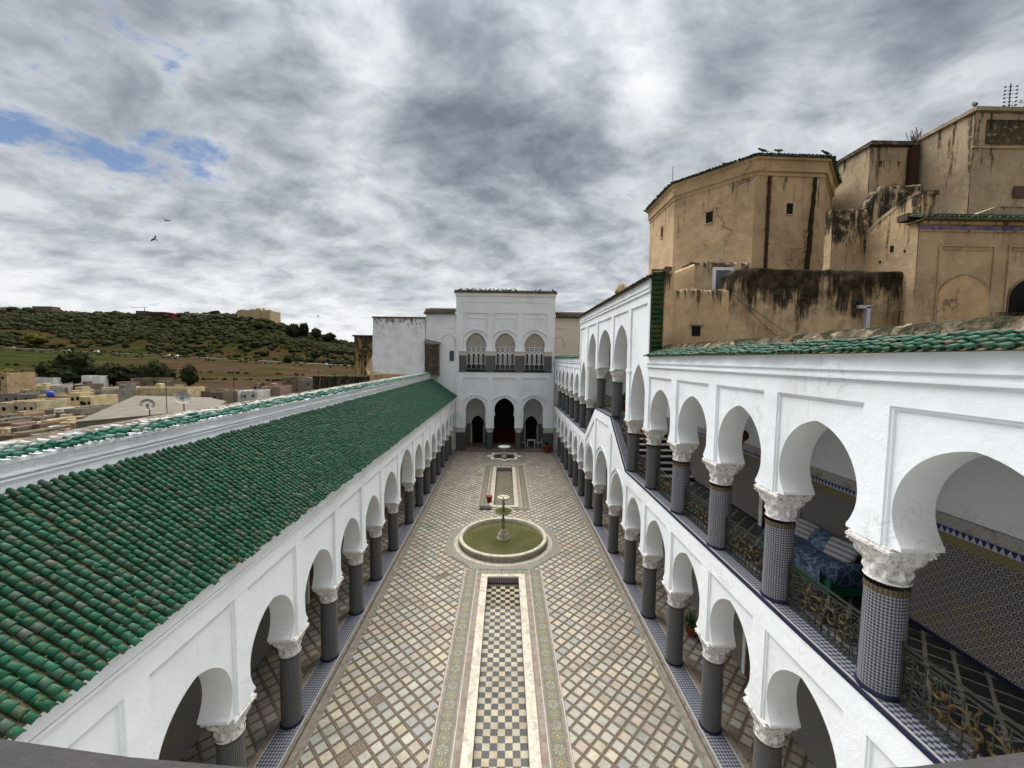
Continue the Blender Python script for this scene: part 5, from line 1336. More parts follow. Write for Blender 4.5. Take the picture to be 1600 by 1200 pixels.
# ------------------------------------------------------------------ landscape beyond the left wing
def hz(px): return 561+(px-790)*0.0105
def lerp_tab(tab, x):
    if x <= tab[0][0]: return tab[0][1]
    for (a, va), (b, vb) in zip(tab, tab[1:]):
        if x <= b: return va+(vb-va)*(x-a)/(b-a)
    return tab[-1][1]
ROADT = [(0, 543), (330, 560), (540, 572), (700, 578)]
CREST = [(-200, 490), (0, 488), (90, 489), (200, 493), (260, 496), (330, 493), (372, 493), (425, 497), (455, 512), (500, 525), (545, 537), (590, 546), (700, 552)]
YROAD, YCREST = 430.0, 760.0
def ground_z(px, Y):
    zr = 9+(hz(px)-lerp_tab(ROADT, px))/617*YROAD; zc = 9+(hz(px)-lerp_tab(CREST, px))/617*YCREST
    if Y <= 215: return -9.0
    if Y <= YROAD-8: u = (Y-215)/(YROAD-223); return -9+(zr+9)*(u*u*(3-2*u)*.5+.5*u)
    if Y <= YROAD+10: return zr
    if Y <= YCREST: u = (Y-YROAD-10)/(YCREST-YROAD-10); return zr+(zc-zr)*(u**0.95)
    u = min(1, (Y-YCREST)/500); return zc-70*u
def gpt(px, Y):
    z = ground_z(px, Y); s = (px-790)/617.0
    x = LOC.x+s*Y+(-0.0)*Y
    v = mnoise.noise(Vector((x*.012, Y*.012, 0)))
    if Y > YROAD+15: z += 4.0*v*min(1, (Y-YROAD-15)/60)*max(0, min(1, (YCREST+60-Y)/80))
    return Vector((x, Y, z))
mb = MB(); Ys = [40, 90, 150, 215, 240, 265, 290, 315, 340, 365, 390, 410, 422]+[430+6*k for k in range(3)]+[450+10*k for k in range(32)]+[780, 820, 900, 1100, 1400]
PX = list(range(-900, 1500, 15))
mb.grid([[gpt(px, Y) for px in PX] for Y in Ys], smooth=True)
def m_land(n):
    p = n.pos(); x, y, z = n.xyz(p)
    a = n.noise(p, 0.010, 6, 0.6); b = n.noise(p, 0.05, 6, 0.65); fine = n.noise(p, 0.35, 5, 0.65)
    hill = n.mix(n.ss(a, .42, .58), (0.032, 0.021, 0.009), (0.015, 0.019, 0.005))
    hill = n.mix(n.m('MULTIPLY', n.ss(b, .5, .62), .6), hill, (0.050, 0.027, 0.011))
    st = n.noise(n.mapping(p, scale=(0.004, 0.045, 1), rot=(0, 0, R(8))), 1.0, 5, .6)
    field = n.mix(n.ss(n.m('ADD', x, n.m('MULTIPLY', b, 90.0)), -330.0, -250.0), (0.017, 0.023, 0.008), (0.040, 0.025, 0.016))
    field = n.mix(n.m('MULTIPLY', n.ss(st, .48, .56), .75), field, (0.020, 0.023, 0.005))
    field = n.mix(n.m('MULTIPLY', n.ss(n.noise(n.mapping(p, scale=(0.006, 0.12, 1), rot=(0, 0, R(-5))), 1.0, 3, .5), .56, .60), .7), field, (0.056, 0.038, 0.019))
    town = n.mix(n.ss(n.noise(p, .09, 5, .7), .4, .65), (0.063, 0.045, 0.026), (0.033, 0.028, 0.015))
    c = n.mix(n.ss(y, 205.0, 235.0), town, field); c = n.mix(n.ss(n.m('ADD', y, n.m('MULTIPLY', b, 20.0)), 448.0, 462.0), c, hill)
    c = n.mix(n.m('MULTIPLY', n.ss(fine, .45, .7), .4), c, (0.016, 0.016, 0.007))
    return c
mat('land', m_land, 1.0)
struct(mb.build('valley_terrain', 'land'))
mb = MB(); mb.face([(-5000, -3000, -9.3), (5000, -3000, -9.3), (5000, 5500, -9.3), (-5000, 5500, -9.3)]); struct(mb.build('ground', 'land'))
mb = MB(); a = [gpt(px, 431)+Vector((0, 0, .35)) for px in PX]; b = [gpt(px, 440)+Vector((0, 0, 1.0)) for px in PX]; mb.grid([a, b]); 
mat('road', lambda n: n.mix(n.noise(n.pos(), .3, 4), (0.22, 0.21, 0.19), (0.32, 0.30, 0.27)), .9)
struct(mb.build('road', 'road'))
mb = MB()
for k in range(len(PX)-1):
    p, q = gpt(PX[k], 431.5), gpt(PX[k+1], 431.5); mb.face([p+Vector((0, 0, .2)), q+Vector((0, 0, .2)), q+Vector((0, 0, 1.0)), p+Vector((0, 0, 1.0))]); mb.face([p+Vector((0, 0, 1.0)), q+Vector((0, 0, 1.0)), q+Vector((0, .5, 1.0)), p+Vector((0, .5, 1.0))])
bw = mb.build('road_barrier', 'white_line'); tag(bw, 'pale low barrier running along the country road below the hill', 'barrier')

# vegetation ------------------------------------------------------------
def crown_mesh(seed, leafy=False, cyp=False, matn='tree_green'):
    rnd = random.Random(seed); mb = MB(); bm = bmesh.new(); bmesh.ops.create_icosphere(bm, subdivisions=3 if leafy else 2, radius=1.0)
    for v in bm.verts:
        d = v.co.normalized(); q = 1+0.34*mnoise.noise(d*1.7+Vector((seed*3.1, 0, 0)))+0.26*mnoise.noise(d*4.3+Vector((0, seed, 0)))
        v.co = d*q
        if cyp: v.co.x *= .42; v.co.y *= .42; v.co.z *= 1.5*(1-.12*abs(d.z))
        else: v.co.z *= .80
    for f in bm.faces: mb.face([tuple(v.co) for v in f.verts])
    if leafy:
        vs = [v.co.copy() for v in bm.verts]
        for k in range(900):
            p = rnd.choice(vs)*rnd.uniform(.82, 1.13)+Vector([rnd.uniform(-.08, .08) for _ in range(3)])
            s_ = rnd.uniform(.03, .085); a = Vector([rnd.uniform(-1, 1) for _ in range(3)]).normalized(); b = a.orthogonal().normalized()
            mb.face([p+a*s_, p+b*s_, p-a*s_*.8, p-b*s_*.7])
    bm.free()
    return mb.mesh('crown', matn)
def m_tree(lo, hi):
    def f(n):
        p = n.pos(); r = n.orand(); o = n.node('ShaderNodeTexCoord').outputs['Object']
        c = n.mix(n.ss(n.noise(o, 3.0, 4, .65), .35, .68), lo, hi)
        c = n.mix(n.m('MULTIPLY', r, .35), c, (0.048, 0.046, 0.022))
        return {'Base Color': c, 'bump': (n.noise(o, 6, 4, .7), 1.0, .5)}
    return f
mat('tree_green', m_tree((0.009, 0.012, 0.006), (0.028, 0.033, 0.015)), .95)
mat('tree_olive', m_tree((0.016, 0.019, 0.011), (0.044, 0.046, 0.026)), .95)
mat('tree_yellow', m_tree((0.030, 0.032, 0.007), (0.095, 0.085, 0.020)), .95)
mat('scrub', lambda n: n.mix(n.ss(n.noise(n.pos(), .25, 4, .6), .4, .6), (0.014, 0.017, 0.008), (0.040, 0.036, 0.018)), 1.0)
mat('bark', lambda n: (0.07, 0.05, 0.035), .95)
tm = MB(); tm.tube([(0, 0, -1.9), (.03, .02, -1.0), (0, 0, -.4), (.05, 0, .1)], lambda i: .12-.02*i, 6); TRUNK = tm.mesh('trunk', 'bark')
OL = [crown_mesh(k, matn='tree_green') for k in range(4)]+[crown_mesh(k+10, matn='tree_olive') for k in range(3)]
def tree(name, label, group, p, r, hgt, crown, cat='tree', trunk=True):
    t = thing(name, label, cat, group, p)
    c = link('crown', crown, t, (0, 0, hgt), (0, 0, random.uniform(0, 6.28)), (r, r*random.uniform(.85, 1.15), r*random.uniform(.85, 1.1)))
    if trunk: link('trunk', TRUNK, t, (0, 0, hgt), (0, 0, 0), (r, r, hgt/1.9))
    return t
rnd = random.Random(5)
# individual trees over the hillside
cnt = 0; spots = []
while cnt < 285:
    px = rnd.uniform(-40, 585); Y = rnd.uniform(452, 765)
    den = mnoise.noise(Vector((px*.011, Y*.011, 3.3)))+.25+(.35 if Y > 560 and px < 400 else -.05)
    if Y < 520 and px > 120: den -= .22
    if rnd.random() > den+.35: continue
    p = gpt(px, Y); r = rnd.uniform(3.2, 6.8)*(1.15 if Y > 600 else .85)
    if px > 430 and Y > 640: r *= .8
    m_ = rnd.choice(OL); kind = 'dark' if m_.materials[0].name.startswith('tree_green') else 'grey-green'
    tree('hillside_tree', 'one of many rounded %s trees scattered over the far hillside' % kind, 'rounded %s trees on the far hillside' % kind, p, r, r*.55, m_)
    cnt += 1
mb = MB(); bm = bmesh.new(); bmesh.ops.create_icosphere(bm, subdivisions=1, radius=1.0); IV = [v.co.copy() for v in bm.verts]; IF = [[v.index for v in f.verts] for f in bm.faces]; bm.free()
def blobs(mb, p, r, m=0):
    i = len(mb.v)
    for v in IV:
        q = v*r*rnd.uniform(.75, 1.2); mb.v.append((p.x+q.x, p.y+q.y, p.z+q.z*.7+r*.3))
    for f in IF: mb.f.append(tuple(i+k for k in f)); mb.mi.append(m); mb.uv.append(None); mb.sm.append(True)
k = 0
while k < 11500:
    px = rnd.uniform(-60, 640); Y = rnd.uniform(450, 790)
    den = mnoise.noise(Vector((px*.014, Y*.02, 7.7)))+mnoise.noise(Vector((px*.05, Y*.05, 1)))*.6+.12+(.30 if Y > 540 else -.18)
    if px > 420: den -= .10
    k += 1
    if rnd.random() > den+.4: continue
    blobs(mb, gpt(px, Y), rnd.uniform(.9, 2.2)**2*(1.0 if Y < 560 else 1.15), rnd.choice((0, 0, 1, 1, 2)))
for k in range(420):       # hedges and bushes near the road and fields
    px = rnd.uniform(-40, 600); Y = rnd.choice((444, 446, 428, 300, 262, 390))+rnd.uniform(-3, 3)
    blobs(mb, gpt(px, Y), rnd.uniform(.7, 2.0), rnd.choice((0, 1, 2)))
stuff(mb.build('hillside_scrub', ['scrub', 'tree_green', 'tree_olive']))
BIG = [crown_mesh(30+k, True) for k in range(3)]; BIGY = crown_mesh(40, True, matn='tree_yellow'); CYP = crown_mesh(50, True, True)
def px_tree(px, ytop, ybase, w, Y, crown, label, name='broadleaf_tree', group=None):
    s = Y/617.0; p = at(px, ybase, Y); r = w*s/2; H = (ybase-ytop)*s; p.z = min(p.z, ground_z(px, Y)+1.0)
    ztop = at(px, ytop, Y).z; H = ztop-p.z
    t = thing(name, label, 'tree', group, p)
    cyp = crown is CYP; rz = H/2*.95 if not cyp else H/3.0
    link('crown', crown, t, (0, 0, H-rz*(.86 if not cyp else 1.45)), (0, 0, rnd.uniform(0, 6)), (r*(1 if not cyp else 2.2), r*(1 if not cyp else 2.2), rz))
    link('trunk', TRUNK, t, (0, 0, H*.5), None, (r*.7, r*.7, H*.5/1.9))
for a in ((8, 576, 608, 46, 205, BIGY, 'yellow-green round tree at the left edge behind the town'),
          (34, 583, 606, 22, 215, BIGY, 'small yellowish tree beside the arcaded white farmhouse'),
          (57, 520, 543, 26, 455, BIGY, 'autumn-yellow tree standing above the road on the left'),
          (72, 566, 600, 18, 222, BIG[0], 'narrow dark tree left of the tallest tree of the valley'),
          (118, 550, 604, 42, 216, BIG[1], 'tallest dark evergreen in the valley above the white farmhouse'),
          (98, 575, 612, 40, 208, BIG[2], 'spreading dark tree directly behind the white farmhouse'),
          (150, 570, 604, 28, 220, BIG[0], 'dark tree between the tallest tree and the tin sheds'),
          (178, 568, 608, 34, 214, BIG[2], 'broad green tree over the tin sheds'),
          (208, 572, 606, 36, 218, BIG[1], 'round dark tree right of the tin sheds'),
          (240, 564, 604, 30, 212, BIG[0], 'pointed dark tree right of the round one'),
          (258, 574, 606, 24, 208, BIG[2], 'last tree of the dark row before the fields'),
          (297, 571, 610, 20, 200, BIG[1], 'lone dark upright tree at the edge of the terraced field'),
          (410, 502, 530, 26, 640, BIG[0], 'big dark tree on the slope below the fortress'),
          (459, 506, 532, 20, 650, BIG[2], 'dark tree left of the tall cypress on the ridge'),
          (475, 504, 528, 14, 655, CYP, 'tall dark cypress on the falling ridge'),
          (494, 513, 532, 14, 660, BIG[1], 'small tree right of the tall cypress on the ridge'),
          (514, 520, 536, 18, 660, BIG[0], 'round tree last on the falling ridge'),
          (494, 547, 562, 14, 470, BIG[2], 'round bush-like tree just above the road on the right slope'),
          (450, 556, 572, 12, 425, BIG[0], 'small dark tree at the road bend')):
    px_tree(*a)

# fortress and buildings on the ridge
def at_px(px, py, Y): return at(px, py, Y)
FT = thing('ruined_fortress', 'sandy ruined fortress with broken battlements on the hilltop', 'fortress')
mb = MB(); Y = 700; x0, x1 = at(372, 490, Y).x, at(423, 490, Y).x; zb = at(390, 500, Y).z; zt = at(390, 485, Y).z
mb.box(x0, x1, Y, Y+30, zb-8, zt); w = x1-x0
for k in range(16):
    if k in (4, 11): continue
    h_ = rnd.choice((1.2, 2.2, 3.2, 4.0)) if 3 < k < 13 else rnd.choice((.8, 1.6))
    mb.box(x0+w*k/16, x0+w*(k+.62)/16, Y, Y+5, zt-.01, zt+h_)
for k in (0, 5, 10, 15): mb.box(x0+w*k/16-1, x0+w*k/16+3.6, Y-1.2, Y+3, zb-8, zt+rnd.uniform(-1, 1.5))
mb.build('wall', 'fort_stone', FT)
def house(px0, px1, ytop, Y, col, label, wins=0, dep=9, zb=None, cat='house', group=None, par=.5, wy=.45, name='town_house'):
    a, b = at(px0, ytop, Y), at(px1, ytop, Y); zt = (a.z+b.z)/2; z0 = ground_z((px0+px1)/2, Y)-.5 if zb is None else zb
    t = thing(name, label, cat, group, ((a.x+b.x)/2, Y, max(z0, -9)))
    o = Vector(((a.x+b.x)/2, Y, max(z0, -9))); mb = MB(); x0, x1 = a.x-o.x, b.x-o.x; h_ = zt-o.z
    mb.box(x0, x1, 0, dep, -.5, h_-par, 0, skip='t'); mb.face([(x0, 0, h_-par), (x1, 0, h_-par), (x1, dep, h_-par), (x0, dep, h_-par)], 1)
    for q in ((x0, x1, 0, .3), (x0, x1, dep-.3, dep), (x0, x0+.3, .3, dep-.3), (x1-.3, x1, .3, dep-.3)): mb.box(q[0], q[1], q[2], q[3], h_-par, h_, 0)
    if rnd.random() < .6 and x1-x0 > 5: k = rnd.uniform(x0+1, x1-3); mb.box(k, k+2, dep*.45, dep*.45+2.2, h_-par, h_+rnd.uniform(.7, 1.5), 0)
    mb.build('wall', [col, 'town_roof'], t)
    for k in range(wins):
        wx = x0+(x1-x0)*(k+.5+rnd.uniform(-.2, .2))/wins; s_ = rnd.uniform(.35, .5); zz = h_-par-1.5+rnd.uniform(-.3, .2); q = MB(); q.box(wx-s_, wx+s_, -.04, .05, zz-s_, zz+s_*1.3); q.build('window', 'dark_void', t)
    return t
def wallmat(name, c): mat(name, lambda n: n.mix(n.ss(n.noise(n.pos(), .5, 6, .7), .38, .68), c, tuple(v*.62 for v in c)), .95)
for nm, c in (('town_cream', (0.56, 0.47, 0.31)), ('town_ochre', (0.45, 0.32, 0.19)), ('town_yellow', (0.60, 0.50, 0.28)), ('town_grey', (0.34, 0.31, 0.26)), ('town_white', (0.62, 0.60, 0.55)), ('town_brown', (0.27, 0.21, 0.15)), ('town_pink', (0.48, 0.34, 0.26)), ('town_concrete', (0.19, 0.19, 0.16)), ('town_red', (0.30, 0.035, 0.045))): wallmat(nm, tuple(v*(.92 if nm in ('town_cream', 'town_yellow', 'town_white', 'town_ochre') else .62) for v in c))
mat('town_roof', lambda n: n.mix(n.ss(n.noise(n.pos(), .35, 6, .7), .35, .68), (0.145, 0.12, 0.09), (0.07, 0.06, 0.05)), .95)
for a in ((0, 22, 480, 740, 'town_pink', 'pinkish flat-roofed building at far left of the ridge', 3), (50, 80, 478.5, 735, 'town_brown', 'dark brown block on the skyline left of centre ridge', 4),
          (22, 48, 484, 745, 'town_brown', 'low brown building between the two leftmost skyline blocks', 2), (85, 118, 486.5, 745, 'town_pink', 'low pale building among trees right of the dark skyline block', 2),
          (140, 165, 489, 745, 'town_ochre', 'low ochre building half hidden by ridge trees', 2), (275, 300, 489, 740, 'town_pink', 'pale building right of the red one on the ridge', 2), (302, 330, 490.5, 738, 'town_cream', 'low cream building left of the fortress', 2)):
    house(*a[:4], a[4], a[5], a[6], dep=15, cat='building', name='ridge_building')
CB = thing('ridge_block', 'grey concrete block with dark wing and dark red end on the ridge', 'building')
mb = MB()
for p0, p1, yt, m_ in ((212, 228, 485.5, 0), (228, 258, 487, 1), (258, 268, 489, 2)):
    a, b = at(p0, yt, 720), at(p1, yt, 720); mb.box(a.x, b.x, 720, 740, a.z-14, a.z, m_)
mb.build('wall', ['town_concrete', 'dark_wood', 'town_red'], CB)
for r in range(3):
    for c in range(9):
        a = at(213+c*5, 490.5+r*2.6, 719.9); q = MB(); q.box(a.x, a.x+3.6, 719.85, 720.02, a.z-.8, a.z+.8); q.build('window', 'dark_void', CB)
CR = thing('tower_crane', 'thin tower crane above the concrete block on the ridge', 'crane')
mb = MB(); a, b = at(226, 495, 725), at(226, 480, 725); mb.box(a.x-.35, a.x+.35, 725, 725.7, a.z-5, b.z); mb.build('mast', 'town_concrete', CR)
mb = MB(); c_ = at(204, 481, 725); mb.box(c_.x, a.x+6, 725, 725.6, b.z-1.2, b.z-.6); mb.build('jib', 'town_concrete', CR)

# the low town -----------------------------------------------------------
T = [(0, 10, 583, 150, 'town_ochre', 'tall ochre house cut by the left picture edge', 1), (5, 36, 604, 172, 'town_white', 'white house with dark doors left in the back row', 3), (36, 72, 603, 170, 'town_yellow', 'pale yellow house with two windows in the back row', 3),
     (72, 98, 602, 172, 'town_white', 'white house with slanting roof edge in the back row', 1), (98, 129, 601, 176, 'town_brown', 'brown rubble house behind the pale yellow row', 0), (0, 28, 615, 146, 'town_grey', 'bluish grey house at left edge, second row', 2),
     (30, 58, 616, 142, 'town_grey', 'grey low house left of the long ochre wall', 1), (58, 108, 618, 134, 'town_ochre', 'long ochre house with a dark doorway mid town', 4), (108, 124, 614, 133, 'town_yellow', 'small bright yellow house with two dark windows', 2),
     (124, 141, 620, 128, 'town_yellow', 'yellow house with tiny openings beside the twin-window one', 3), (141, 158, 611, 138, 'town_grey', 'grey whitewashed house right of the yellow pair', 1), (158, 184, 606, 150, 'town_cream', 'cream house with small window left of the long yellow wall', 2),
     (0, 16, 629, 118, 'town_cream', 'cream house at the left edge, third row', 1), (17, 57, 627, 119, 'town_cream', 'long cream house with two windows, third row', 3), (20, 48, 652, 98, 'town_yellow', 'small yellow hut with one window near the roof wall', 1),
     (100, 127, 639, 96, 'town_grey', 'plain grey wall house with dark slit door', 1), (185, 293, 606, 158, 'town_yellow', 'long yellow warehouse in front of the fields', 0), (182, 208, 597, 190, 'town_pink', 'pinkish house below the dark trees', 2),
     (208, 248, 591, 194, 'town_brown', 'brown flat house at the foot of the tree row', 2), (347, 372, 612, 158, 'town_white', 'white house with dark door in the middle distance', 1), (373, 402, 611, 160, 'town_white', 'second white house with broken roofline beside the first', 2),
     (330, 347, 613, 150, 'town_brown', 'brown shed left of the two white houses', 1), (293, 328, 611, 165, 'town_brown', 'brown low sheds right of the yellow warehouse', 1), (440, 466, 590, 190, 'town_brown', 'brown tumbledown house by the ploughed field', 1),
     (468, 492, 594, 182, 'town_grey', 'grey little house by the ploughed field', 1), (492, 532, 588, 200, 'town_ochre', 'ochre house nearest the brown tower', 1), (408, 438, 604, 170, 'town_pink', 'pinkish wall right of the white houses', 1)]
for a in T: house(*a[:6], wins=a[6])
fh = house(50, 83, 590, 200, 'town_white', 'long white farmhouse with round-arched porch below the tall trees', 0)
mb = MB(); a, b = at(22, 595, 198), at(50, 595, 198); mb.box(a.x-fh.location.x, b.x-fh.location.x, -2, -.1, -.5, a.z-fh.location.z); mb.build('porch', 'town_white', fh)
for k in range(4):
    q = MB(); c_ = at(26+k*9.5, 602, 197.9)-fh.location; q.prism([(c_.x+1.1*math.cos(math.pi*j/8), c_.z-1.2+1.7*math.sin(math.pi*j/8)) for j in range(9)]+[(c_.x-1.1, c_.z-3), (c_.x+1.1, c_.z-3)], lambda u, v_, t: (u, -2.04+t, v_), 0, .05 if k < 3 else .05); q.build('arch_opening', 'dark_void', fh)
for row, (Y, yt, n_, hp) in enumerate(((104, 646, 8, 1), (95, 655, 13, 1), (87, 663, 14, 1), (80, 671, 14, 1), (74, 679, 12, 1), (150, 615, 5, 1), (176, 611, 9, 2), (190, 602, 8, 2))):
    for j in range(n_):
        px = (j+rnd.random())/n_*(150 if Y < 130 else (210 if hp == 1 else 560))-15; w_ = rnd.uniform(5, 15)*(100/Y)**.5
        if Y > 150: yy = yt-(px/560)*4+rnd.uniform(-2, 2)
        else: yy = yt-(max(0, px)/150)*12+rnd.gauss(0, 2.0)
        col = rnd.choice(('town_brown', 'town_grey', 'town_brown', 'town_grey', 'town_brown', 'town_pink', 'town_brown') if rnd.random() < .62 else ('town_cream', 'town_white', 'town_ochre'))
        shade = {'town_brown': 'brown', 'town_grey': 'grey', 'town_ochre': 'ochre', 'town_pink': 'pinkish', 'town_cream': 'cream', 'town_white': 'white', 'town_yellow': 'pale yellow'}[col]
        house(px, px+w_, yy, Y+rnd.uniform(-4, 4), col, 'low %s flat-roofed house crowded in the old town' % shade, 1 if rnd.random() < .7 else 0, dep=rnd.uniform(3, 7), group='low %s houses crowded in the old town' % shade)
# tin sheds
for px0, px1 in ((127, 140), (143, 157)):
    house(px0, px1, 587, 205, 'white_paint', 'tin-roofed shed under the dark trees, %s one' % ('left' if px0 < 130 else 'right'), 0, dep=4, name='tin_shed', cat='shed')
o = MB(); c_ = at(79, 616, 133.5); o.lathe([(0, 0), (.9, 0), (.95, .4), (.9, 1.5), (.5, 1.8), (0, 1.85)], (0, 0), 14); b_ = o.build('water_tank', 'blue_tank_pl' if 'blue_tank_pl' in MATS else mat('blue_tank', lambda n: (0.02, 0.04, 0.28), .5).name, None, (c_.x, c_.y, c_.z-.8)); tag(b_, 'bright blue water tank on the long ochre house', 'water tank')
# big grey corrugated roof just beyond the parapet
GR = thing('grey_roof_house', 'house with broad sloping grey corrugated roof behind the parapet', 'house')
P1, P2, P3, P4, P5 = at(118, 659, 36), at(212, 618, 56), at(328, 621, 56), at(354, 627, 50), at(330, 640, 36)
mb = MB(); mb.face([P1, P5, P4, P3, P2], 0)
for a, b in ((P1, P5), (P5, P4), (P2, P1), (P4, P3), (P3, P2)): mb.face([a-Vector((0, 0, .15)), b-Vector((0, 0, .15)), Vector((b.x, b.y, -9)), Vector((a.x, a.y, -9))], 1); mb.face([a, b, b-Vector((0, 0, .15)), a-Vector((0, 0, .15))], 2)
mat('corrugated', lambda n: {'Base Color': n.mix(n.ss(n.noise(n.pos(), .6, 6, .7), .35, .7), (0.125, 0.108, 0.083), (0.085, 0.076, 0.062)), 'bump': (n.m('SINE', n.m('MULTIPLY', n.xyz(n.pos())[0], 14.0)), .25, .03)}, .9)
mb.build('roof', ['corrugated', 'town_grey', 'town_brown'], GR)
def dish(px, py, Y, r, az, el, label, holed):
    c_ = at(px, py, Y); t = thing('satellite_dish', label, 'satellite dish', None, c_)
    q = MB(); ax = Vector((math.sin(az)*math.cos(el), -math.cos(az)*math.cos(el), math.sin(el))); a = ax.orthogonal().normalized(); b = ax.cross(a)
    rows = []
    for k in range(7):
        u = k/6*r; rows.append([c_*0+ax*(u*u*.45/r-.2*r)+(a*math.cos(t_)+b*math.sin(t_))*max(u, .001) for t_ in [2*math.pi*j/24 for j in range(24)]])
    q.grid(rows[(4 if holed else 0):], closed=True); 
    if holed:
        for j in range(0, 24, 4): q.tube([rows[0][j], rows[6][j]], .02, 4)
    q.build('reflector', 'dish_grey', t); q = MB(); q.tube([-ax*.2*r, Vector((0, .15, -.35)), Vector((0, .15, -1.4*r-.3))], .035, 6); q.tube([ax*(.25*r)-Vector((0, 0, r*.9)), ax*.95*r], .012, 4); q.box(-.04, .04, -.04, .04, -.04, .04); q.build('mount', 'dark_iron', t)
dish(284, 622, 26, .46, 1.0, .5, 'solid grey satellite dish on the roof beyond the parapet', False)
dish(230, 633, 25, .38, .9, .4, 'dish with open ribs and dark rim left of the solid one', True)
for px, y0, y1, Y, lb in ((261, 594, 645, 27, 'tall thin antenna mast between the two satellite dishes'), (366, 577, 625, 60, 'antenna mast in front of the white houses'), (498, 578, 606, 90, 'short antenna mast near the ploughed field')):
    a, b = at(px, y1, Y), at(px, y0, Y); t = thing('antenna_mast', lb, 'antenna', None, (a.x, a.y, a.z)); h_ = b.z-a.z; q = MB(); q.tube([(0, 0, -.5), (0, 0, h_)], .022*Y/27, 6); q.build('mast', 'dark_iron', t)
    q = MB(); q.tube([(-.5*Y/27, 0, h_*.97), (.4*Y/27, 0, h_*.93)], .012*Y/27, 4)
    for k in range(5): x = (-.45+k*.18)*Y/27; q.tube([(x, -.2*Y/27, h_*.965), (x, .2*Y/27, h_*.965)], .009*Y/27, 4)
    q.build('yagi', 'dark_iron', t)

# vehicles on the road
def vehicle(px, van, label, matn):
    p = gpt(px, 433)+Vector((0, 0, .55)); t = thing('van' if van else 'car', label, 'van' if van else 'car', None, p); L = 5.2 if van else 4.4
    q = MB()
    pr = [(-L/2, .35), (L/2, .35), (L/2, 1.0), (L/2-.25, 1.15 if not van else 2.1), (-L/2+.9, 1.15 if not van else 2.1), (-L/2, .95)] if van else [(-L/2, .35), (L/2, .35), (L/2, .85), (L/2-.9, .95), (.9, 1.45), (-.7, 1.45), (-1.4, .95), (-L/2, .85)]
    q.prism(pr, lambda a, b, t_: (a, t_, b), -.85, .85); bd = q.build('body', matn, t)
    q = MB(); q.box(-1.2 if not van else -L/2+.5, .9 if not van else -.8, -.88, .88, .98 if not van else 1.35, 1.33 if not van else 1.9); q.build('window', 'glass_dark', t)
    for x in (-L/2+.85, L/2-.85):
        for y in (-.80, .80):
            q = MB(); q.prism([(x+.34*math.cos(k*math.pi/6), .34+.34*math.sin(k*math.pi/6)) for k in range(12)], lambda a, b, t_: (a, y+t_, b), -.1, .1); q.build('wheel', 'dark_iron', t)
for a in ((8, False, 'white car at the far left end of the country road', 'white_paint'), (38, False, 'grey car following on the road at far left', 'dish_grey'), (121, False, 'grey car on the road above the tall tree', 'dish_grey'), (163, True, 'white van on the road, largest vehicle there', 'white_paint'),
          (272, False, 'white car mid-road above the terraced field', 'white_paint'), (284, False, 'second white car close behind the mid-road one', 'white_paint'), (511, False, 'white car at the right end of the road near the tower', 'white_paint')): vehicle(*a)
# ------------------------------------------------------------------ things in and around the courtyard
# blue daybed in the upper gallery
DB = thing('daybed', 'long low daybed in blue patterned covers in the upper gallery', 'daybed', loc=(6.55, 7.98, 4.63)); DB.scale = (1, .66, 1)
def pillow_mesh(a, b, c, name, m, squash=.5, seed=1):
    mb = MB(); n = 14; rows = []
    for i in range(n+1):
        th = -math.pi/2+math.pi*i/n; row = []
        for j in range(2*n):
            ph = 2*math.pi*j/(2*n); e = .38
            f = lambda v, p: math.copysign(abs(v)**p, v)
            x = a*f(math.cos(th), squash)*f(math.cos(ph), e); y = b*f(math.cos(th), squash)*f(math.sin(ph), e); z = c*f(math.sin(th), .9)
            w_ = 1+.06*mnoise.noise(Vector((x*6, y*6, z*6+seed))); row.append((x*w_, y*w_, z*w_))
        rows.append(row)
    mb.grid(rows, closed=True); return mb.mesh(name, m)
q = MB(); q.box(-.40, .36, -1.5, 1.5, 0.02, .30); q.build('base', 'green_cloth', DB)
q = MB(); q.box(-.36, .33, -1.45, 1.45, -.0, .02); q.build('plinth', 'dark_wood', DB)
link('mattress', pillow_mesh(.45, 1.62, .14, 'mattress', 'blue_cloth', .3), DB, (-.02, 0, .40))
q = MB(); N = 20
rows = [[(-.47+.015*math.sin(j*1.7), -1.25+2.5*j/N, z+.012*math.sin(j*2.3)) for j in range(N+1)] for z in (.44, .30, .20)]
q.grid(rows); q.build('overhanging_cover', 'pale_blue_cloth', DB)
link('bolster', pillow_mesh(.36, .26, .20, 'bolster', 'blue_cloth', .45, 3), DB, (-.06, -1.46, .42))
for (x, y, z, rx_, ry, rz_, m, nm, lb) in ((6.72, 7.45, 5.28, 0, -1.0, .25, 'striped_cloth', 'cushion', 'white and grey striped cushion nearest the daybed end'),
                                  (6.70, 7.92, 5.26, 0, -1.0, -.1, 'pale_blue_cloth', 'cushion', 'pale blue patterned cushion between the two striped ones'),
                                  (6.72, 8.38, 5.28, 0, -1.0, .2, 'striped_cloth', 'cushion', 'striped cushion further back, half behind the tiled column')):
    o = link(nm, pillow_mesh(.24, .27, .085, nm, m, .55, x+y), None, (x, y, z), (rx_, ry, rz_)); tag(o, lb, 'cushion')
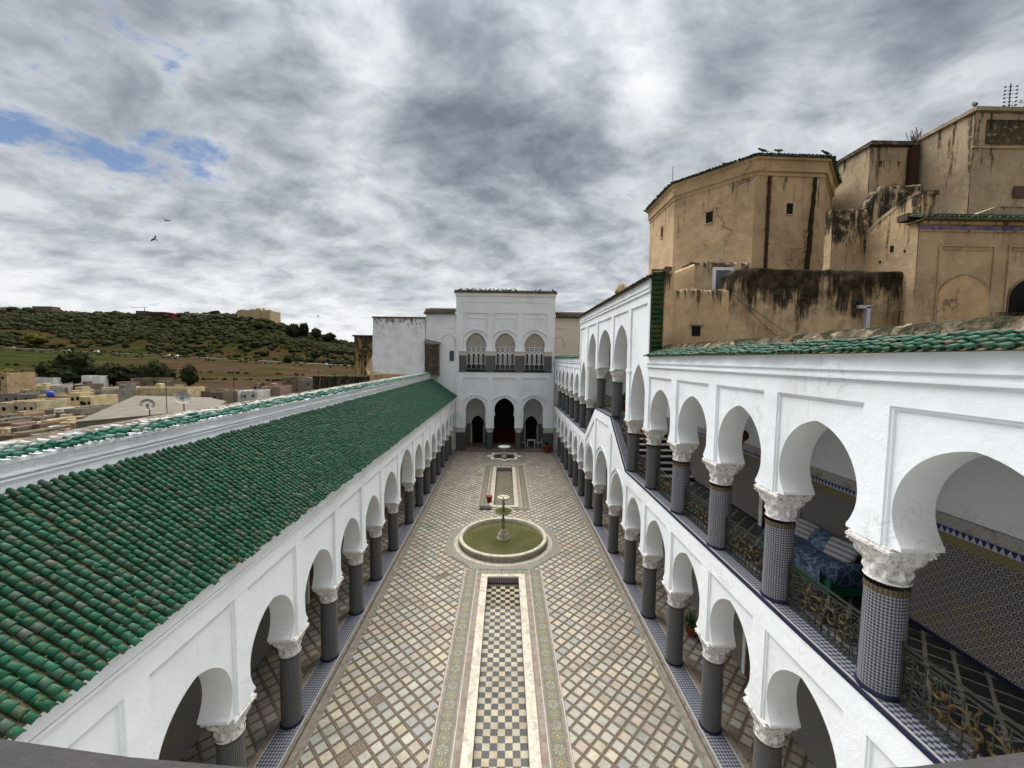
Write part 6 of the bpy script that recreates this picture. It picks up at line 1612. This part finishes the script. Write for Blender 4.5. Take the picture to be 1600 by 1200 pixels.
# hanging lantern
LN = thing('hanging_lantern', 'dark red metal lantern hanging on a chain in the upper gallery', 'lantern', loc=(6.0, 9.62, 7.12))
q = MB(); q.lathe([(0, -.20), (.03, -.14), (.02, -.10), (.07, -.08), (.13, 0), (.13, .08), (.09, .15), (.03, .18), (0, .2)], (0, 0), 8); q.build('body', 'red_metal', LN)
q = MB(); q.tube([(0, 0, .18), (0, 0, 1.58)], .008, 4)
for k in range(3): a = k*2.09; q.tube([(.10*math.cos(a), .10*math.sin(a), .12), (0, 0, .5)], .005, 4)
q.build('chain', 'dark_iron', LN)
# potted plants
def potted(x, y, z, r, h, label, red=False, leaves=120, lh=.8):
    t = thing('potted_plant', label, 'potted plant', loc=(x, y, z)); q = MB(); q.lathe([(r*.7, 0), (r*.72, .02), (r, h*.85), (r*1.12, h*.86), (r*1.12, h), (r*.95, h), (r*.9, h*.9), (0, h*.9)], (0, 0), 18); q.build('pot', 'terracotta', t)
    q = MB(); rr = random.Random(int(x*100+y))
    for k in range(leaves):
        a = rr.uniform(0, 6.28); u = rr.random()**.6; el = rr.uniform(.3, 1.4); L = rr.uniform(.4, 1.0)*lh; d = Vector((math.cos(a)*math.cos(el), math.sin(a)*math.cos(el), math.sin(el))); s_ = Vector((-math.sin(a), math.cos(a), 0))*L*.06
        p0 = Vector((0, 0, h*.9)); p1 = p0+d*L*.6; p2 = p0+d*L+Vector((0, 0, -.25*L)); q.face([p0-s_*.3, p0+s_*.3, p1+s_, p1-s_]); q.face([p1-s_, p1+s_, p2])
    q.build('foliage', 'leaf', t)
potted(4.15, 37.7, 0, .36, .75, 'tall terracotta pot with a green plant in the far right corner of the court')
potted(6.1, 19.9, 6.43, .22, .4, 'spiky potted palm on the stair landing', leaves=80, lh=1.0)
potted(6.2, 12.2, .12, .20, .35, 'potted shrub in the shade of the right lower gallery', leaves=90, lh=.6)
# table and chairs in the hall porch
def chair(x, y, rz, label):
    t = thing('chair', label, 'chair', 'white garden chairs in the hall porch', (x, y, .11)); t.rotation_euler = (0, 0, rz)
    q = MB(); q.box(-.22, .22, -.22, .22, .43, .46); q.build('seat', 'white_paint', t)
    for a in (-.2, .2):
        for b in (-.2, .2): q = MB(); q.box(a-.018, a+.018, b-.018, b+.018, 0, .43 if b < 0 else .92); q.build('leg', 'white_paint', t)
    q = MB(); q.box(-.2, .2, .19, .21, .86, .92); [q.box(-.15+.1*k-.012, -.15+.1*k+.012, .19, .21, .46, .86) for k in range(4)]; q.build('backrest', 'white_paint', t)
chair(1.95, 39.75, 1.57, 'white garden chair on the left of the porch table'); chair(3.65, 39.75, -1.57, 'white garden chair on the right of the porch table')
t = thing('table', 'small white table in the right arch of the hall porch', 'table', loc=(2.75, 39.6, .11)); q = MB(); q.box(-.42, .42, -.35, .35, .70, .74); q.build('table_top', 'white_paint', t)
for a in (-.36, .36):
    for b in (-.3, .3): q = MB(); q.box(a-.025, a+.025, b-.025, b+.025, 0, .70); q.build('leg', 'white_paint', t)
# bucket and cloth by the second channel
q = MB(); q.lathe([(0, 0), (.15, 0), (.20, .33), (.215, .34), (.19, .34), (.14, .04), (0, .04)], (0, 0), 18); b_ = q.build('bucket', 'red_bucket' if 'red_bucket' in MATS else mat('red_bucket', lambda n: n.mix(n.noise(n.pos(), 9, 4), (0.22, 0.03, 0.02), (0.10, 0.02, 0.02)), .6).name, None, (-.86, 24.35, .06)); tag(b_, 'dark red bucket on the rim of the second channel', 'bucket')
q = MB(); rows = [[(-.35+.7*i/8, -.25+.5*j/8, .03+.10*max(0, mnoise.noise(Vector((i*.5, j*.5, 3)))+.35)) for i in range(9)] for j in range(9)]; q.grid(rows); b_ = q.build('crumpled_sack', 'coping_stone', None, (-1.05, 23.35, .0)); tag(b_, 'crumpled dark grey sack on the paving before the second channel', 'sack')
# round medallion inlaid in the right walk
q = MB(); q.lathe([(.0, .124), (.12, .126), (.14, .124), (.30, .126), (.33, .124), (.48, .128), (.52, .118)], (6.15, 12.95), 28); o = q.build('floor_medallion', 'pale_strip'); tag(o, 'round inlaid stone medallion in the floor of the right lower gallery', 'medallion')

# parapet the picture is taken over
CP = thing('viewing_parapet', 'dark grey parapet edge cropping both bottom corners of the view', 'parapet')
q = MB(); tab = [(-4, 1.0), (-1.6, .77), (-.82, .688), (-.57, .655), (-.34, .635), (0, .62), (.5, .618), (.8, .63), (1.01, .652), (1.8, .74), (4, .95)]
rows = []
for dy_, z in ((-1.2, 8.28), (-.06, 8.30), (.004, 8.298), (.010, 8.28), (0, 8.18), (-.08, 8.17)): rows.append([(x, y+dy_, z) for x, y in tab])
q.grid(rows, smooth=False); q.build('coping', 'coping_stone', CP); q = MB(); q.box(-4.7, 4.8, -.35, .45, 0, 8.18); q.build('wall', 'white_plaster', CP)

# birds
def bird_mesh(span, fly=True):
    q = MB()
    if fly:
        q.lathe([(0, -.16), (.03, -.12), (.045, 0), (.035, .08), (.02, .13), (0, .17)], (0, 0), 8)
        b_ = q.mesh('body', 'feather'); w_ = MB()
        for s_ in (-1, 1): w_.face([(0, .0, .06), (s_*span*.45, .10, .12), (s_*span, .26, .0), (s_*span*.5, .10, -.06), (0, 0, -.06)]); w_.face([(0, .01, .06), (0, .01, -.06), (s_*span*.5, .11, -.06), (s_*span, .27, .0), (s_*span*.45, .11, .12)])
        w_.face([(-.03, 0, -.15), (.03, 0, -.15), (.06, 0, -.26), (-.06, 0, -.26)])
        return b_, w_.mesh('wing', 'feather')
    rows = []
    for k in range(9):
        u = k/8; c = Vector((-.16+.30*u, 0, .07+.11*u+(.04 if u > .8 else 0))); r = .055*math.sin(math.pi*min(1, .12+.80*u))**.7+.006
        rows.append([(c.x, c.y+r*math.cos(a)*.9, c.z+r*math.sin(a)) for a in [2*math.pi*j/8 for j in range(8)]])
    q.grid(rows, closed=True); 
    q.tube([(.10, 0, .17), (.15, 0, .22), (.185, 0, .215), (.21, 0, .205)], lambda i: (.032, .036, .022, .006)[i], 7)
    q.box(-.02, .0, -.025, -.015, 0, .08); q.box(-.02, .0, .015, .025, 0, .08); q.face([(-.12, -.03, .08), (-.12, .03, .08), (-.26, .025, .02), (-.26, -.025, .02)])
    return q.mesh('pigeon', 'feather')
FB, FWm = bird_mesh(.42)
for (px, py, Y, rx_, ry, rz_, lb) in ((258, 344, 60, 1.2, .5, .3, 'upper of the two birds flying against the clouds on the left'), (242, 373, 60, .5, -1.0, .8, 'lower of the two birds flying against the clouds on the left'), (498, 495, 75, 1.3, .2, 1.2, 'tiny bird flying low over the ridge near the white wall')):
    p = at(px, py, Y); t = thing('flying_bird', lb, 'bird', None, p); link('body', FB, t); link('wing', FWm, t); t.rotation_euler = (rx_, ry, rz_); t.scale = (1.5, 1.5, 1.5) if Y < 70 else (1, 1, 1)
PG = bird_mesh(.3, False)
for px, Y, z, lb in ((1056, 24.0, 18.98, 'leftmost pigeon on the octagonal roof, beside the rod'), (1133, 19.9, 18.62, 'pigeon alone halfway up the left slope of octagonal eaves'), (1193, 18.6, 18.62, 'pigeon at the front corner of the octagonal roof'), (1218, 18.6, 18.62, 'pigeon just right of the corner one on the octagonal roof'), (1292, 18.7, 18.62, 'pigeon at the right end of the octagonal eaves')):
    p = at(px, 250, Y); o = link('pigeon', PG, None, (p.x, p.y+.1, z), (0, 0, random.uniform(-.6, 3)), (1.05, 1.05, 1.05)); tag(o, lb, 'pigeon')
for k in range(17):
    x = -4.5+k*.42+random.uniform(-.12, .12) if k < 14 else (2.9, 3.3, 4.6)[k-14]
    o = link('pigeon', PG, None, (x, 38.5+random.uniform(0, .2), 15.50), (0, 0, random.uniform(0, 6.2)), (1.15, 1.15, 1.15)); tag(o, 'one of the small dark pigeons lined up on the hall roof edge', 'pigeon', 'pigeons lined up on the hall roof')
p = at(1507, 165, 17.7); o = link('pigeon', PG, None, (20.52, 17.7, 20.14), (0, 0, 1.0), (1.3, 1.3, 1.6)); tag(o, 'single pigeon on the corner of the tallest ochre building', 'pigeon')
p = at(-0, 0, 1) 
o = MB(); a = at(1050, 283, 21.9); o.tube([(0, 0, -.3), (0, 0, .85)], .025, 5); o = o.build('lightning_rod', 'pvc_grey', None, (a.x+.1, a.y+.2, 18.7)); tag(o, 'thin upright rod at the left corner of the octagonal roof', 'rod')
AT = thing('roof_aerial', 'spiky television aerial against the sky at the top right', 'antenna', None, (22.3, 17.9, 20.1)); q = MB(); q.tube([(0, 0, 0), (0, 0, 1.3)], .02, 5)
for k in range(6): q.tube([(-.24+.02*k, 0, .35+k*.16), (.30, .05, .42+k*.16)], .008, 4); [q.box(s_-.025, s_+.025, -.025, .025, .33+k*.16+s_*.1, .385+k*.16+s_*.1) for s_ in (-.24, 0, .30)]
q.build('array', 'feather', AT)
# roof greenery
def bush(parent, c, r, n, m, seed, name='foliage'):
    rr = random.Random(seed); q = MB()
    for k in range(n):
        d = Vector([rr.gauss(0, 1) for _ in range(3)]).normalized()*rr.random()**.4; p = Vector(c)+Vector((d.x*r[0], d.y*r[1], d.z*r[2])); s_ = rr.uniform(.03, .07); a = Vector([rr.uniform(-1, 1) for _ in range(3)]).normalized(); b = a.orthogonal(); q.face([p+a*s_, p+b*s_*.6, p-a*s_, p-b*s_*.6])
    return q.build(name, m, parent)
bush(GD, (23.6, 18.6, 20.2), (1.2, .8, .9), 1500, 'leaf', 2)
TB = thing('terrace_bush', 'dark green bush in front of the right-hand niche arch', 'plant'); bush(TB, (16.9, 11.9, 10.6), (.75, .35, .62), 1600, 'leaf', 5)
DW = thing('dry_weeds', 'leafless brown weeds beside the green terrace bush', 'plant'); q = MB(); rr = random.Random(9)
for k in range(40):
    p = Vector((15.7+rr.uniform(-.35, .35), 12.0, 9.6)); d = Vector((rr.uniform(-.5, .5), 0, 1)); q.tube([p, p+d*.5, p+d*.9+Vector((rr.uniform(-.15, .15), 0, .1))], .008, 3)
q.build('stem', 'bark', DW)
WT = thing('wall_weeds', 'dry weed tufts on the high wall between the ochre blocks', 'plant'); q = MB()
for k in range(26):
    p = Vector((20.3+rr.uniform(-.3, .3), 20.0, 19.9)); q.tube([p, p+Vector((rr.uniform(-.3, .3), 0, rr.uniform(.3, .8)))], .012, 3)
q.build('stem', 'bark', WT)
